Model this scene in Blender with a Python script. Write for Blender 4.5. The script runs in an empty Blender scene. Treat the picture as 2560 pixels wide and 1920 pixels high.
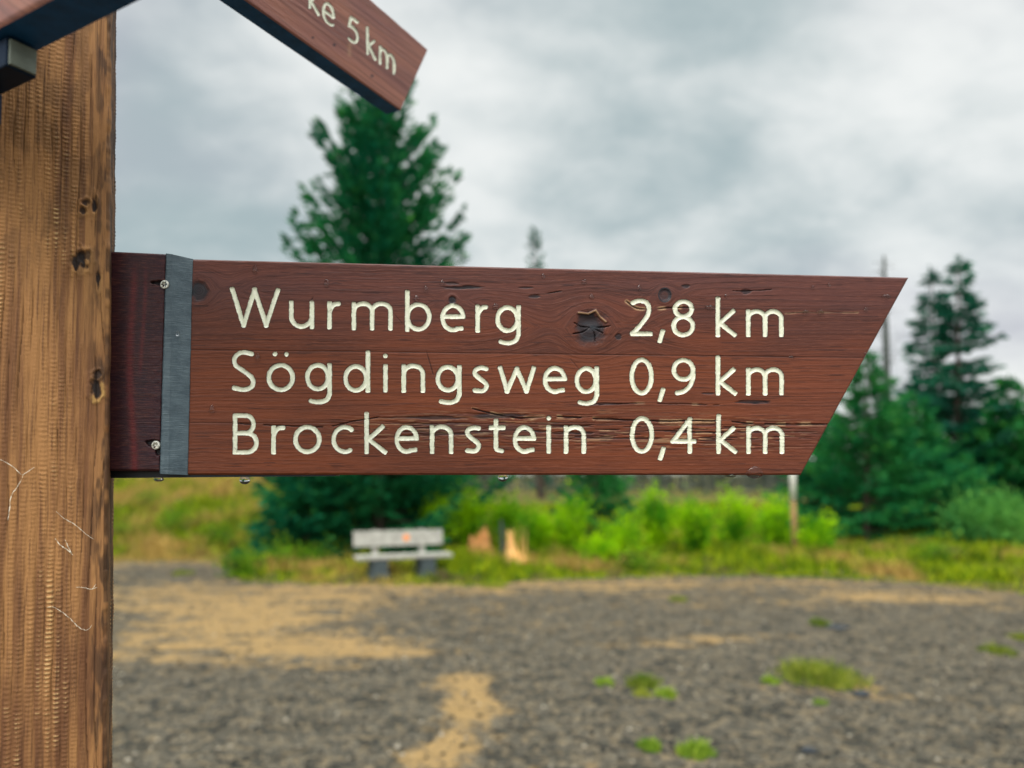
import bpy, math, random
import numpy as np
from mathutils import Vector

random.seed(11)
rng = np.random.default_rng(11)
SC = bpy.context.scene
COL = SC.collection
R = math.radians

# ------------------------------------------------------------------ camera
F, CX, PY, PITCH, CH = 1924.0, 1280.0, 1106.0, R(2.5), 1.75   # in pixels of the 2560 wide photograph
cd = bpy.data.cameras.new('camera')
cam = bpy.data.objects.new('camera', cd)
COL.objects.link(cam)
cam.location = (0, 0, CH)
cam.rotation_euler = (R(90) + PITCH, 0, 0)
cd.sensor_width = 36
cd.lens = F / 2560 * 36
cd.shift_y = (PY - 960) / 2560
cd.clip_start = 0.02
cd.clip_end = 3000
cd.dof.use_dof = True
cd.dof.focus_distance = 0.915
cd.dof.aperture_fstop = 2.7
SC.camera = cam

SC.view_settings.view_transform = 'Standard'
SC.view_settings.look = 'None'
SC.view_settings.exposure = 0.18
SC.view_settings.gamma = 1.0
SC.cycles.use_denoising = True
SC.cycles.max_bounces = 8
SC.cycles.transparent_max_bounces = 16

SUN_EL, SUN_AZ = R(52), R(200)      # azimuth from +Y clockwise: behind the camera, a little left
sd = bpy.data.lights.new('sun', 'SUN')
sun = bpy.data.objects.new('sun', sd)
COL.objects.link(sun)
sd.energy = 1.4
sd.angle = R(24)
sd.color = (1.0, 0.95, 0.87)
sdir = Vector((math.sin(SUN_AZ) * math.cos(SUN_EL), math.cos(SUN_AZ) * math.cos(SUN_EL), math.sin(SUN_EL)))
sun.rotation_euler = sdir.to_track_quat('Z', 'Y').to_euler()
sun.location = (0, -5, 20)


# ------------------------------------------------------------------ node helpers
def nd(nt, typ, ins=None, **props):
    n = nt.nodes.new('ShaderNode' + typ)
    for k, v in props.items():
        setattr(n, k, v)
    for k, v in (ins or {}).items():
        s = n.inputs[k]
        if isinstance(v, bpy.types.NodeSocket):
            nt.links.new(v, s)
        else:
            s.default_value = v
    return n


def c4(c):
    return (c[0], c[1], c[2], 1.0)


def mth(nt, op, a, b=0.0, c=0.0, clamp=False):
    return nd(nt, 'Math', {0: a, 1: b, 2: c}, operation=op, use_clamp=clamp).outputs[0]


def mixc(nt, f, a, b, mode='MIX'):
    n = nt.nodes.new('ShaderNodeMix')
    n.data_type = 'RGBA'
    n.blend_type = mode
    for i, v in ((0, f), (6, a), (7, b)):
        s = n.inputs[i]
        if isinstance(v, bpy.types.NodeSocket):
            nt.links.new(v, s)
        else:
            s.default_value = c4(v) if i and len(v) == 3 else v
    return n.outputs[2]


def rampf(nt, f, lo, hi):
    n = nd(nt, 'MapRange', {'Value': f, 'From Min': lo, 'From Max': hi}, interpolation_type='SMOOTHSTEP')
    return n.outputs[0]


def noise(nt, vec, scale, detail=4, rough=0.55, dist=0.0):
    return nd(nt, 'TexNoise', {'Vector': vec, 'Scale': scale, 'Detail': detail, 'Roughness': rough, 'Distortion': dist}).outputs[0]


def vmul(nt, vec, s):
    return nd(nt, 'VectorMath', {0: vec, 1: s}, operation='MULTIPLY').outputs[0]


def attr(nt, name):
    return nd(nt, 'Attribute', attribute_name=name).outputs['Fac']


# ------------------------------------------------------------------ world: overcast sky
W = bpy.data.worlds.new('World')
SC.world = W
W.use_nodes = True
nt = W.node_tree
nt.nodes.clear()
out = nd(nt, 'OutputWorld')
bg = nd(nt, 'Background', {'Strength': 0.1})
nt.links.new(bg.outputs[0], out.inputs[0])
sky = nd(nt, 'TexSky', sky_type='NISHITA', sun_disc=False, sun_elevation=SUN_EL, sun_rotation=SUN_AZ)
tc = nd(nt, 'TexCoord')
dirv = nd(nt, 'VectorMath', {0: tc.outputs['Generated']}, operation='NORMALIZE').outputs[0]
sep = nd(nt, 'SeparateXYZ', {0: dirv})
zz = mth(nt, 'MAXIMUM', sep.outputs[2], 0.0)
den = mth(nt, 'ADD', zz, 0.42)
px_ = mth(nt, 'DIVIDE', sep.outputs[0], den)
py_ = mth(nt, 'DIVIDE', sep.outputs[1], den)
cv = nd(nt, 'CombineXYZ', {0: px_, 1: py_, 2: 0.0}).outputs[0]
rot = nd(nt, 'Mapping', {'Vector': cv, 'Rotation': (0, 0, R(-24)), 'Scale': (1.35, 1.75, 1), 'Location': (0.35, 0.2, 0)}).outputs[0]
n1 = noise(nt, rot, 1.2, 6, 0.54, 0.15)
n2 = noise(nt, rot, 3.4, 6, 0.56, 0.2)
n3 = noise(nt, vmul(nt, rot, (1.0, 1.0, 1.0)), 0.75, 2, 0.5, 0.2)
val = mth(nt, 'ADD', mth(nt, 'MULTIPLY', n1, 0.58), mth(nt, 'MULTIPLY', n2, 0.42))


def pray(x, y):
    return np.array([(x - CX) / F,
                     math.cos(PITCH) - (PY - y) / F * math.sin(PITCH),
                     math.sin(PITCH) + (PY - y) / F * math.cos(PITCH)])


def lobe(x, y, k, amp):
    global val
    d = pray(x, y)
    d = d / np.linalg.norm(d)
    dp = nd(nt, 'VectorMath', {0: dirv, 1: tuple(d)}, operation='DOT_PRODUCT').outputs['Value']
    g = mth(nt, 'EXPONENT', mth(nt, 'MULTIPLY', mth(nt, 'SUBTRACT', dp, 1.0), k))
    val = mth(nt, 'MULTIPLY_ADD', g, amp, val)


lobe(840, 170, 30, 0.10)       # bright breaks in the cloud deck
lobe(2350, 80, 40, 0.05)
lobe(1880, 190, 90, -0.07)
lobe(2420, 430, 60, -0.08)
lobe(2150, 330, 150, 0.05)
lobe(1900, 380, 60, 0.06)
lobe(360, 560, 35, -0.16)      # heavier blue grey cloud
lobe(1650, 480, 50, -0.045)
lobe(2500, 700, 30, 0.04)
lobe(1750, 300, 80, -0.05)
lobe(1500, 60, 40, -0.03)
f = rampf(nt, val, 0.325, 0.665)
tint = rampf(nt, n3, 0.40, 0.60)
dark = mixc(nt, tint, (0.365, 0.450, 0.465), (0.440, 0.450, 0.505))
light = (0.81, 0.83, 0.815)
ccol = mixc(nt, f, dark, light)
hz = mth(nt, 'SUBTRACT', 1.0, rampf(nt, sep.outputs[2], 0.0, 0.16))
ccol = mixc(nt, mth(nt, 'MULTIPLY', hz, 0.6), ccol, (0.80, 0.79, 0.74))
# the overcast dome is brightest overhead and towards the veiled sun
lift = mth(nt, 'MULTIPLY_ADD', rampf(nt, sep.outputs[2], 0.52, 0.90), 2.6, 1.0)
sdp = nd(nt, 'VectorMath', {0: dirv, 1: tuple(sdir)}, operation='DOT_PRODUCT').outputs['Value']
lift = mth(nt, 'MULTIPLY_ADD', rampf(nt, sdp, 0.1, 1.0), 1.1, lift)
ccol10 = nd(nt, 'VectorMath', {0: ccol, 1: (10, 10, 10)}, operation='MULTIPLY').outputs[0]
ccol10 = nd(nt, 'VectorMath', {0: ccol10}, operation='SCALE')
nt.links.new(lift, ccol10.inputs['Scale'])
fin = mixc(nt, 0.94, sky.outputs[0], ccol10.outputs[0])
nt.links.new(fin, bg.inputs['Color'])

# ------------------------------------------------------------------ projection helpers (photo pixel -> point in the place)
CAM = np.array([0, 0, CH])
RT = np.array([1.0, 0, 0])
FW = np.array([0, math.cos(PITCH), math.sin(PITCH)])
UP = np.array([0, -math.sin(PITCH), math.cos(PITCH)])


def project(P):
    r = np.asarray(P) - CAM
    z = r @ FW
    return CX + F * (r @ RT) / z, PY - F * (r @ UP) / z


def on_plane(x, y, p0, n):
    d = pray(x, y)
    return CAM + d * (np.dot(p0 - CAM, n) / np.dot(d, n))


def at_depth(x, y, Y):
    d = pray(x, y)
    return CAM + d * (Y / d[1])


def gp(x, y, z=0.0):
    d = pray(x, y)
    return CAM + d * ((z - CH) / d[2])


# ------------------------------------------------------------------ numpy noise
_tab = rng.random((256, 256))


def vn(x, y, seed=0):
    x = np.asarray(x, float) + seed * 17.31
    y = np.asarray(y, float) + seed * 9.77
    xi = np.floor(x).astype(int)
    yi = np.floor(y).astype(int)
    fx = x - xi
    fy = y - yi
    fx = fx * fx * (3 - 2 * fx)
    fy = fy * fy * (3 - 2 * fy)
    a = _tab[xi % 256, yi % 256]
    b = _tab[(xi + 1) % 256, yi % 256]
    c = _tab[xi % 256, (yi + 1) % 256]
    d = _tab[(xi + 1) % 256, (yi + 1) % 256]
    return (a * (1 - fx) + b * fx) * (1 - fy) + (c * (1 - fx) + d * fx) * fy


def fbm(x, y, o=4, seed=0):
    t, a, s = 0, 0.5, 0
    for i in range(o):
        t = t + a * vn(x * 2 ** i, y * 2 ** i, seed + i * 3)
        s += a
        a *= 0.5
    return t / s


def sstep(a, b, x):
    t = np.clip((x - a) / (b - a), 0, 1)
    return t * t * (3 - 2 * t)


# ------------------------------------------------------------------ mesh helpers
def mesh_np(name, V, Fs, mats, attrs=None, smooth=False, midx=None):
    """V (n,3); Fs list of (k,m) int arrays."""
    me = bpy.data.meshes.new(name)
    V = np.asarray(V, np.float32)
    me.vertices.add(len(V))
    me.vertices.foreach_set('co', V.ravel())
    Fs = [np.asarray(f_, np.int32) for f_ in Fs if len(f_)]
    nl = sum(f_.size for f_ in Fs)
    npoly = sum(len(f_) for f_ in Fs)
    me.loops.add(nl)
    me.polygons.add(npoly)
    me.loops.foreach_set('vertex_index', np.concatenate([f_.ravel() for f_ in Fs]))
    st, p = [], 0
    for f_ in Fs:
        st.append(p + np.arange(len(f_)) * f_.shape[1])
        p += f_.size
    me.polygons.foreach_set('loop_start', np.concatenate(st).astype(np.int32))
    if smooth:
        me.polygons.foreach_set('use_smooth', np.ones(npoly, bool))
    for m in (mats if isinstance(mats, (list, tuple)) else [mats]):
        me.materials.append(m)
    if midx is not None:
        me.polygons.foreach_set('material_index', np.asarray(midx, np.int32))
    for k, a in (attrs or {}).items():
        at = me.attributes.new(k, 'FLOAT', 'POINT')
        at.data.foreach_set('value', np.asarray(a, np.float32).ravel())
    me.update(calc_edges=True)
    return me


def link(name, me, parent=None, loc=(0, 0, 0)):
    o = bpy.data.objects.new(name, me)
    o.location = loc
    COL.objects.link(o)
    if parent:
        o.parent = parent
    return o


def thing(name, label, cat, loc=(0, 0, 0), group=None, rz=0.0):
    o = bpy.data.objects.new(name, None)
    o.empty_display_size = 0.05
    o.location = loc
    o.rotation_euler = (0, 0, rz)
    COL.objects.link(o)
    return tag(o, label, cat, group)


def tag(o, label, cat, group=None, kind=None):
    if label:
        o['label'] = label
    if cat:
        o['category'] = cat
    if group:
        o['group'] = group
    if kind:
        o['kind'] = kind
    return o


class MB:
    """collects boxes, tubes and loose polygons into one mesh"""

    def __init__(self):
        self.v, self.f = [], []

    def add(self, vs, fs):
        b = len(self.v)
        self.v += [tuple(p) for p in vs]
        self.f += [tuple(b + i for i in q) for q in fs]

    def box(self, c, s, ax=None):
        c = np.array(c, float)
        ax = np.eye(3) if ax is None else np.array(ax, float)
        vs = []
        for k in range(8):
            o = [(k & 1) * 2 - 1, (k >> 1 & 1) * 2 - 1, (k >> 2 & 1) * 2 - 1]
            vs.append(c + sum(ax[i] * o[i] * s[i] / 2 for i in range(3)))
        self.add(vs, [(0, 2, 3, 1), (4, 5, 7, 6), (0, 1, 5, 4), (2, 6, 7, 3), (0, 4, 6, 2), (1, 3, 7, 5)])

    def tube(self, pts, rads, n=8, cap=True):
        pts = [np.array(p, float) for p in pts]
        vs, fs = [], []
        for i, p in enumerate(pts):
            t = pts[min(i + 1, len(pts) - 1)] - pts[max(i - 1, 0)]
            t = t / (np.linalg.norm(t) + 1e-9)
            a = np.cross(t, [0, 0, 1.0] if abs(t[2]) < 0.9 else [1.0, 0, 0])
            a /= np.linalg.norm(a)
            b = np.cross(t, a)
            for k in range(n):
                an = 2 * math.pi * k / n
                vs.append(p + rads[i] * (math.cos(an) * a + math.sin(an) * b))
        for i in range(len(pts) - 1):
            for k in range(n):
                fs.append((i * n + k, i * n + (k + 1) % n, (i + 1) * n + (k + 1) % n, (i + 1) * n + k))
        if cap:
            fs.append(tuple(range(n))[::-1])
            fs.append(tuple((len(pts) - 1) * n + k for k in range(n)))
        self.add(vs, fs)

    def build(self, name, mat, parent=None, loc=(0, 0, 0), bevel=0.0, smooth=False):
        me = bpy.data.meshes.new(name)
        me.from_pydata(self.v, [], self.f)
        me.materials.append(mat)
        me.update()
        if bevel:
            import bmesh
            bm = bmesh.new()
            bm.from_mesh(me)
            bmesh.ops.recalc_face_normals(bm, faces=bm.faces)
            bmesh.ops.bevel(bm, geom=list(bm.edges), offset=bevel, segments=2, affect='EDGES', profile=0.5)
            bm.to_mesh(me)
            bm.free()
        if smooth:
            for p in me.polygons:
                p.use_smooth = True
        return link(name, me, parent, loc)


# ------------------------------------------------------------------ materials
def newmat(name):
    m = bpy.data.materials.new(name)
    m.use_nodes = True
    t = m.node_tree
    b = t.nodes['Principled BSDF']
    return m, t, b


def setb(t, b, col=None, rough=0.6, spec=0.4, bump=None, bstr=0.3, bdist=0.002, metal=0.0):
    if col is not None:
        if isinstance(col, bpy.types.NodeSocket):
            t.links.new(col, b.inputs['Base Color'])
        else:
            b.inputs['Base Color'].default_value = c4(col)
    if isinstance(rough, bpy.types.NodeSocket):
        t.links.new(rough, b.inputs['Roughness'])
    else:
        b.inputs['Roughness'].default_value = rough
    b.inputs['Specular IOR Level'].default_value = spec
    b.inputs['Metallic'].default_value = metal
    if bump is not None:
        bn = nd(t, 'Bump', {'Height': bump, 'Strength': bstr, 'Distance': bdist})
        t.links.new(bn.outputs[0], b.inputs['Normal'])


def plainmat(name, col, rough=0.6, spec=0.4, var=0.25, scale=30, bstr=0.2, bdist=0.002, metal=0.0):
    m, t, b = newmat(name)
    g = nd(t, 'NewGeometry').outputs['Position']
    n = noise(t, g, scale, 5, 0.6)
    k = rampf(t, n, 0.25, 0.75)
    cc = mixc(t, k, tuple(x * (1 - var) for x in col), tuple(min(1, x * (1 + var)) for x in col))
    setb(t, b, cc, rough, spec, n, bstr, bdist, metal)
    return m


# stained board: attributes carry the warped growth-ring coordinate, the plank, cracks and knots
def board_mat(name, warm, cool=False):
    m, t, b = newmat(name)
    g = attr(t, 'grain')
    along = attr(t, 'along')
    plank = attr(t, 'plank')
    crack = attr(t, 'crack')
    knot = attr(t, 'knot')
    pale = attr(t, 'pale')
    v = nd(t, 'CombineXYZ', {0: mth(t, 'MULTIPLY', along, 0.012), 1: g, 2: mth(t, 'MULTIPLY', plank, 7.3)}).outputs[0]
    rings = noise(t, v, 0.16, 3, 0.6, 0.0)
    fine = noise(t, nd(t, 'CombineXYZ', {0: mth(t, 'MULTIPLY', along, 0.05), 1: mth(t, 'MULTIPLY', g, 1.0), 2: plank}).outputs[0], 0.75, 3, 0.6)
    broad = noise(t, nd(t, 'CombineXYZ', {0: mth(t, 'MULTIPLY', along, 0.25), 1: g, 2: plank}).outputs[0], 0.013, 3, 0.55)
    a, bb = warm
    base = mixc(t, rampf(t, broad, 0.30, 0.70), a, bb)
    pk = mixc(t, mth(t, 'FRACT', plank), base, mixc(t, 0.75, base, (0.235, 0.060, 0.021) if cool else (0.17, 0.018, 0.018)))
    if cool:
        pk = mixc(t, mth(t, 'MULTIPLY', attr(t, 'cool'), 0.62), pk, (0.092, 0.042, 0.043))
    late = mth(t, 'SINE', mth(t, 'MULTIPLY_ADD', rings, 9.0, mth(t, 'MULTIPLY', g, 0.72)))
    late = mth(t, 'MULTIPLY', rampf(t, late, -0.1, 1.0), rampf(t, noise(t, v, 0.045, 2, 0.5), 0.44, 0.70))
    rr = mth(t, 'MAXIMUM', mth(t, 'MULTIPLY', rampf(t, rings, 0.46, 0.62), 0.75), late)
    col = mixc(t, mth(t, 'MULTIPLY', rr, 0.62), pk, mixc(t, 0.70, pk, (0.030, 0.012, 0.010)))
    col = mixc(t, mth(t, 'MULTIPLY', rampf(t, fine, 0.48, 0.75), 0.40), col, mixc(t, 0.6, col, (0.38, 0.13, 0.075)))
    col = mixc(t, mth(t, 'MULTIPLY', pale, 0.85), col, (0.52, 0.32, 0.17))
    col = mixc(t, knot, col, mixc(t, rr, (0.012, 0.016, 0.021), (0.038, 0.042, 0.050)))
    col = mixc(t, crack, col, (0.012, 0.010, 0.012))
    rough = mth(t, 'MULTIPLY_ADD', fine, 0.30, 0.20)
    hh = mth(t, 'ADD', mth(t, 'MULTIPLY', rr, 0.4), mth(t, 'MULTIPLY', fine, 0.5))
    setb(t, b, col, rough, 0.20, hh, 0.35, 0.0011)
    return m


M_board = board_mat('stained_board_wood', ((0.098, 0.030, 0.018), (0.162, 0.042, 0.018)), True)
M_board2 = board_mat('weathered_arm_wood', ((0.24, 0.105, 0.085), (0.36, 0.155, 0.10)))
M_block = board_mat('dark_wet_wood', ((0.026, 0.012, 0.018), (0.042, 0.014, 0.017)))

m, t, b = newmat('letter_paint')
g = nd(t, 'NewGeometry').outputs['Position']
n = noise(t, g, 260, 5, 0.65)
rim_dark = attr(t, 'rim')
cc = mixc(t, rampf(t, n, 0.3, 0.7), (0.74, 0.75, 0.56), (0.88, 0.87, 0.71))
cc = mixc(t, mth(t, 'MULTIPLY', rampf(t, noise(t, g, 90, 6, 0.75), 0.58, 0.72), 0.60), cc, (0.26, 0.23, 0.16))
cc = mixc(t, mth(t, 'MULTIPLY', rim_dark, 0.9), cc, (0.06, 0.05, 0.035))  # darker in patches along the groove edge
setb(t, b, cc, 0.5, 0.35, n, 0.35, 0.0008)
M_letter = m

m, t, b = newmat('slate_paint')
g = nd(t, 'NewGeometry').outputs['Position']
st = nd(t, 'Mapping', {'Vector': g, 'Rotation': (0, R(35), 0), 'Scale': (60, 60, 900)}).outputs[0]
sc = noise(t, st, 1.0, 3, 0.6)
n = noise(t, g, 70, 6, 0.65)
cc = mixc(t, rampf(t, n, 0.3, 0.7), (0.044, 0.070, 0.088), (0.085, 0.122, 0.142))
cc = mixc(t, mth(t, 'MULTIPLY', rampf(t, sc, 0.52, 0.72), 0.5), cc, (0.17, 0.22, 0.24))
cc = mixc(t, mth(t, 'MULTIPLY', rampf(t, noise(t, g, 24, 5, 0.7), 0.55, 0.70), 0.5), cc, (0.030, 0.045, 0.055))
hh = mth(t, 'ADD', mth(t, 'MULTIPLY', sc, 0.7), n)
setb(t, b, cc, 0.38, 0.5, hh, 0.6, 0.0012)
M_slate = m

M_black = plainmat('black_shaded_underside', (0.010, 0.012, 0.016), 0.45, 0.4, 0.3, 60, 0.2, 0.001)  # underside shade put into the colour of board edges and strip
M_navyshade = plainmat('navy_shaded_edge', (0.008, 0.072, 0.200), 0.6, 0.2, 0.25, 45, 0.3, 0.001)  # navy tint of the underside shadow, put into the edge colour
M_bracket = plainmat('navy_black_bracket', (0.003, 0.014, 0.036), 0.6, 0.15, 0.25, 45, 0.3, 0.001)
M_endgrey = plainmat('pale_lit_end', (0.15, 0.17, 0.14), 0.6, 0.3, 0.2, 60)  # paler tone stands for the bracket's lit end face
M_screw = plainmat('zinc_screw', (0.62, 0.60, 0.52), 0.35, 0.5, 0.25, 300, 0.2, 0.0005, 0.6)

# rough-sawn post
m, t, b = newmat('rough_sawn_post')
ridge, crack, knot, dk, rad = attr(t, 'ridge'), attr(t, 'crack'), attr(t, 'knot'), attr(t, 'dark'), attr(t, 'ring')
g = nd(t, 'NewGeometry').outputs['Position']
fib = noise(t, vmul(t, g, (420, 420, 12)), 1.0, 4, 0.65)
fib2 = noise(t, vmul(t, g, (90, 90, 3.0)), 1.0, 3, 0.6)
big = noise(t, vmul(t, g, (9, 9, 4.0)), 1.0, 4, 0.55)
base = mixc(t, rampf(t, big, 0.36, 0.64), (0.205, 0.090, 0.039), (0.415, 0.203, 0.076))
base = mixc(t, mth(t, 'MULTIPLY', rampf(t, fib2, 0.44, 0.64), 0.72), base, (0.135, 0.055, 0.028))
base = mixc(t, mth(t, 'MULTIPLY', rampf(t, ridge, 0.42, 0.90), 0.75), base, (0.80, 0.52, 0.23))
base = mixc(t, mth(t, 'MULTIPLY', rampf(t, fib, 0.50, 0.68), 0.62), base, (0.10, 0.046, 0.026))
base = mixc(t, rad, base, (0.52, 0.30, 0.10))
base = mixc(t, dk, base, (0.045, 0.027, 0.020))
base = mixc(t, knot, base, (0.022, 0.018, 0.018))
base = mixc(t, crack, base, (0.030, 0.018, 0.013))
setb(t, b, base, 0.65, 0.18, fib, 0.8, 0.0016)
M_post = m


def leaf_mat(name, a, b_, c_, trans=0.25, scale=0.9, rough=0.6):
    m, t, b = newmat(name)
    g = nd(t, 'NewGeometry').outputs['Position']
    n = noise(t, g, scale, 3, 0.55)
    rnd = attr(t, 'tint')
    c = mixc(t, rampf(t, n, 0.35, 0.65), a, b_)
    c = mixc(t, rampf(t, rnd, 0.45, 1.0), c, c_)
    setb(t, b, c, rough, 0.06)
    tr = nd(t, 'BsdfTranslucent', {'Color': c})
    mx = nd(t, 'MixShader', {0: trans, 1: b.outputs[0], 2: tr.outputs[0]})
    t.links.new(mx.outputs[0], t.nodes['Material Output'].inputs[0])
    return m


M_spruce = leaf_mat('spruce_needles', (0.006, 0.115, 0.055), (0.020, 0.185, 0.060), (0.085, 0.330, 0.050), 0.3)
M_spruce_thin = leaf_mat('thin_spruce_needles', (0.010, 0.100, 0.064), (0.024, 0.145, 0.078), (0.060, 0.220, 0.085), 0.25)
M_spruce_young = leaf_mat('young_spruce_needles', (0.010, 0.140, 0.045), (0.032, 0.220, 0.048), (0.130, 0.380, 0.055), 0.3)
M_lime = leaf_mat('lime_shrub_leaves', (0.070, 0.300, 0.010), (0.400, 0.680, 0.004), (0.54, 0.74, 0.008), 0.5, 1.3)
M_willow = leaf_mat('willow_leaves', (0.060, 0.230, 0.050), (0.120, 0.340, 0.055), (0.20, 0.42, 0.07), 0.3, 1.4)
M_heath = leaf_mat('heath_leaves', (0.035, 0.100, 0.010), (0.150, 0.330, 0.012), (0.48, 0.64, 0.03), 0.2, 2.0)
M_tuft = leaf_mat('tuft_grass', (0.090, 0.150, 0.016), (0.190, 0.240, 0.022), (0.36, 0.38, 0.05), 0.3, 5)
M_tuftlime = leaf_mat('tuft_lime_leaves', (0.120, 0.240, 0.020), (0.200, 0.320, 0.030), (0.34, 0.44, 0.04), 0.3, 5)
M_bark = plainmat('spruce_bark', (0.075, 0.055, 0.043), 0.9, 0.2, 0.4, 14, 0.6, 0.02)
M_deadbark = plainmat('dead_grey_bark', (0.080, 0.090, 0.080), 0.9, 0.2, 0.3, 10, 0.5, 0.02)
M_stem = plainmat('shrub_stem', (0.10, 0.085, 0.05), 0.9, 0.2, 0.3, 25, 0.4, 0.01)
M_bench = plainmat('silver_grey_bench_wood', (0.37, 0.355, 0.31), 0.8, 0.25, 0.25, 9, 0.4, 0.004)
M_conc = plainmat('bench_concrete', (0.075, 0.095, 0.10), 0.9, 0.2, 0.25, 18, 0.4, 0.006)
M_orange = plainmat('orange_marker_paint', (0.85, 0.27, 0.06), 0.6, 0.3, 0.1, 40)
M_stumpwood = plainmat('fresh_orange_stump_wood', (0.66, 0.30, 0.085), 0.85, 0.2, 0.35, 7, 0.6, 0.02)
M_polewood = plainmat('tan_pole_wood', (0.30, 0.185, 0.075), 0.8, 0.25, 0.3, 12, 0.4, 0.005)
M_polewhite = plainmat('white_pole_paint', (0.72, 0.70, 0.62), 0.6, 0.3, 0.12, 14)
M_silk = plainmat('spider_silk', (0.85, 0.78, 0.62), 0.4, 0.5, 0.1, 100)

m, t, b = newmat('grass_blades')
g = nd(t, 'NewGeometry').outputs['Position']
dry, rnd = attr(t, 'dry'), attr(t, 'tint')
n = noise(t, g, 0.8, 4, 0.6)
green = mixc(t, rampf(t, rnd, 0.1, 1.0), (0.080, 0.180, 0.008), (0.42, 0.480, 0.010))
green = mixc(t, mth(t, 'MULTIPLY', rampf(t, noise(t, g, 1.9, 4, 0.65), 0.50, 0.62), 0.8), green, (0.045, 0.085, 0.008))
tan = mixc(t, rnd, (0.30, 0.190, 0.060), (0.60, 0.400, 0.105))
heather = rampf(t, noise(t, vmul(t, g, (1, 0.8, 1)), 1.3, 4, 0.6), 0.57, 0.66)
green = mixc(t, mth(t, 'MULTIPLY', heather, 0.75), green, (0.150, 0.085, 0.070))
k = rampf(t, mth(t, 'ADD', dry, mth(t, 'MULTIPLY', mth(t, 'SUBTRACT', n, 0.5), 1.3)), 0.3, 0.75)
c = mixc(t, k, green, tan)
setb(t, b, c, 0.7, 0.06)
tr = nd(t, 'BsdfTranslucent', {'Color': c})
mx = nd(t, 'MixShader', {0: 0.3, 1: b.outputs[0], 2: tr.outputs[0]})
t.links.new(mx.outputs[0], t.nodes['Material Output'].inputs[0])
M_grass = m

m, t, b = newmat('heath_soil')
g = nd(t, 'NewGeometry').outputs['Position']
n = noise(t, g, 1.1, 6, 0.6)
n2_ = noise(t, g, 9.0, 5, 0.6)
c = mixc(t, rampf(t, n, 0.35, 0.65), (0.085, 0.075, 0.022), (0.150, 0.130, 0.030))
c = mixc(t, rampf(t, n2_, 0.5, 0.7), c, (0.065, 0.085, 0.014))
setb(t, b, c, 0.95, 0.1, n2_, 0.6, 0.05)
M_soil = m

m, t, b = newmat('gravel_ground')
g = nd(t, 'NewGeometry').outputs['Position']
sand = attr(t, 'sand')
vor = nd(t, 'TexVoronoi', {'Vector': g, 'Scale': 30.0, 'Randomness': 1.0})
vor2 = nd(t, 'TexVoronoi', {'Vector': g, 'Scale': 70.0, 'Randomness': 1.0})
stone = nd(t, 'SeparateColor', {0: vor.outputs['Color']})
stone2 = nd(t, 'SeparateColor', {0: vor2.outputs['Color']})
c = mixc(t, stone.outputs[0], (0.021, 0.022, 0.020), (0.105, 0.092, 0.068))
c = mixc(t, rampf(t, stone2.outputs[0], 0.55, 1.0), c, (0.20, 0.170, 0.120))
c = mixc(t, mth(t, 'MULTIPLY', rampf(t, noise(t, g, 3.2, 5, 0.65), 0.47, 0.60), 0.62), c, (0.014, 0.017, 0.016))
c = mixc(t, mth(t, 'MULTIPLY', rampf(t, noise(t, g, 11.0, 4, 0.7), 0.49, 0.64), 0.8), c, (0.210, 0.160, 0.095))
c = mixc(t, mth(t, 'MULTIPLY', rampf(t, noise(t, g, 16.0, 4, 0.7, 0.4), 0.54, 0.66), 0.7), c, (0.011, 0.014, 0.015))
sn = noise(t, g, 14.0, 5, 0.7)
tanc = mixc(t, sn, (0.200, 0.122, 0.052), (0.52, 0.335, 0.130))
sn4 = noise(t, vmul(t, g, (1, 0.6, 1)), 5.0, 5, 0.7)
k = rampf(t, mth(t, 'ADD', sand, mth(t, 'ADD', mth(t, 'MULTIPLY', mth(t, 'SUBTRACT', sn, 0.5), 1.3), mth(t, 'MULTIPLY', mth(t, 'SUBTRACT', sn4, 0.5), 1.8))), 0.34, 0.98)
c = mixc(t, mth(t, 'MULTIPLY', k, 0.80), c, tanc)
hh = mth(t, 'SUBTRACT', 1.0, mth(t, 'ADD', vor.outputs['Distance'], mth(t, 'MULTIPLY', vor2.outputs['Distance'], 0.5)))
setb(t, b, c, 0.9, 0.08, hh, 0.8, 0.02)
M_gravel = m

m, t, b = newmat('loose_stones')
rnd = attr(t, 'tint')
c = mixc(t, rampf(t, rnd, 0.0, 0.8), (0.025, 0.027, 0.026), (0.130, 0.112, 0.084))
c = mixc(t, rampf(t, rnd, 0.84, 1.0), c, (0.42, 0.37, 0.28))
setb(t, b, c, 0.85, 0.12)
M_stones = m

m, t, b = newmat('water')
t.nodes.remove(b)
gl = nd(t, 'BsdfGlass', {'Color': (1, 1, 1, 1), 'Roughness': 0.0, 'IOR': 1.33})
t.links.new(gl.outputs[0], t.nodes['Material Output'].inputs[0])
M_water = m

# ------------------------------------------------------------------ the setting: terrain, gravel yard
BND = np.array([[-40, 12.0], [-14, 15.0], [-8.2, 15.8], [-6.0, 15.9], [-5.1, 14.3], [-4.5, 12.75], [-2.5, 12.6], [-0.4, 12.5], [0.2, 13.0],
                [3.0, 13.75], [5.0, 13.5], [6.6, 12.6], [7.2, 12.0], [8.0, 11.2], [10.5, 9.6], [14, 7.0], [40, -4.0]])


def bnd(x):
    return np.interp(x, BND[:, 0], BND[:, 1]) + 0.5 * (fbm(np.asarray(x) * 0.9, np.asarray(x) * 0.0 + 3.3, 3, 5) - 0.5)


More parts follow.
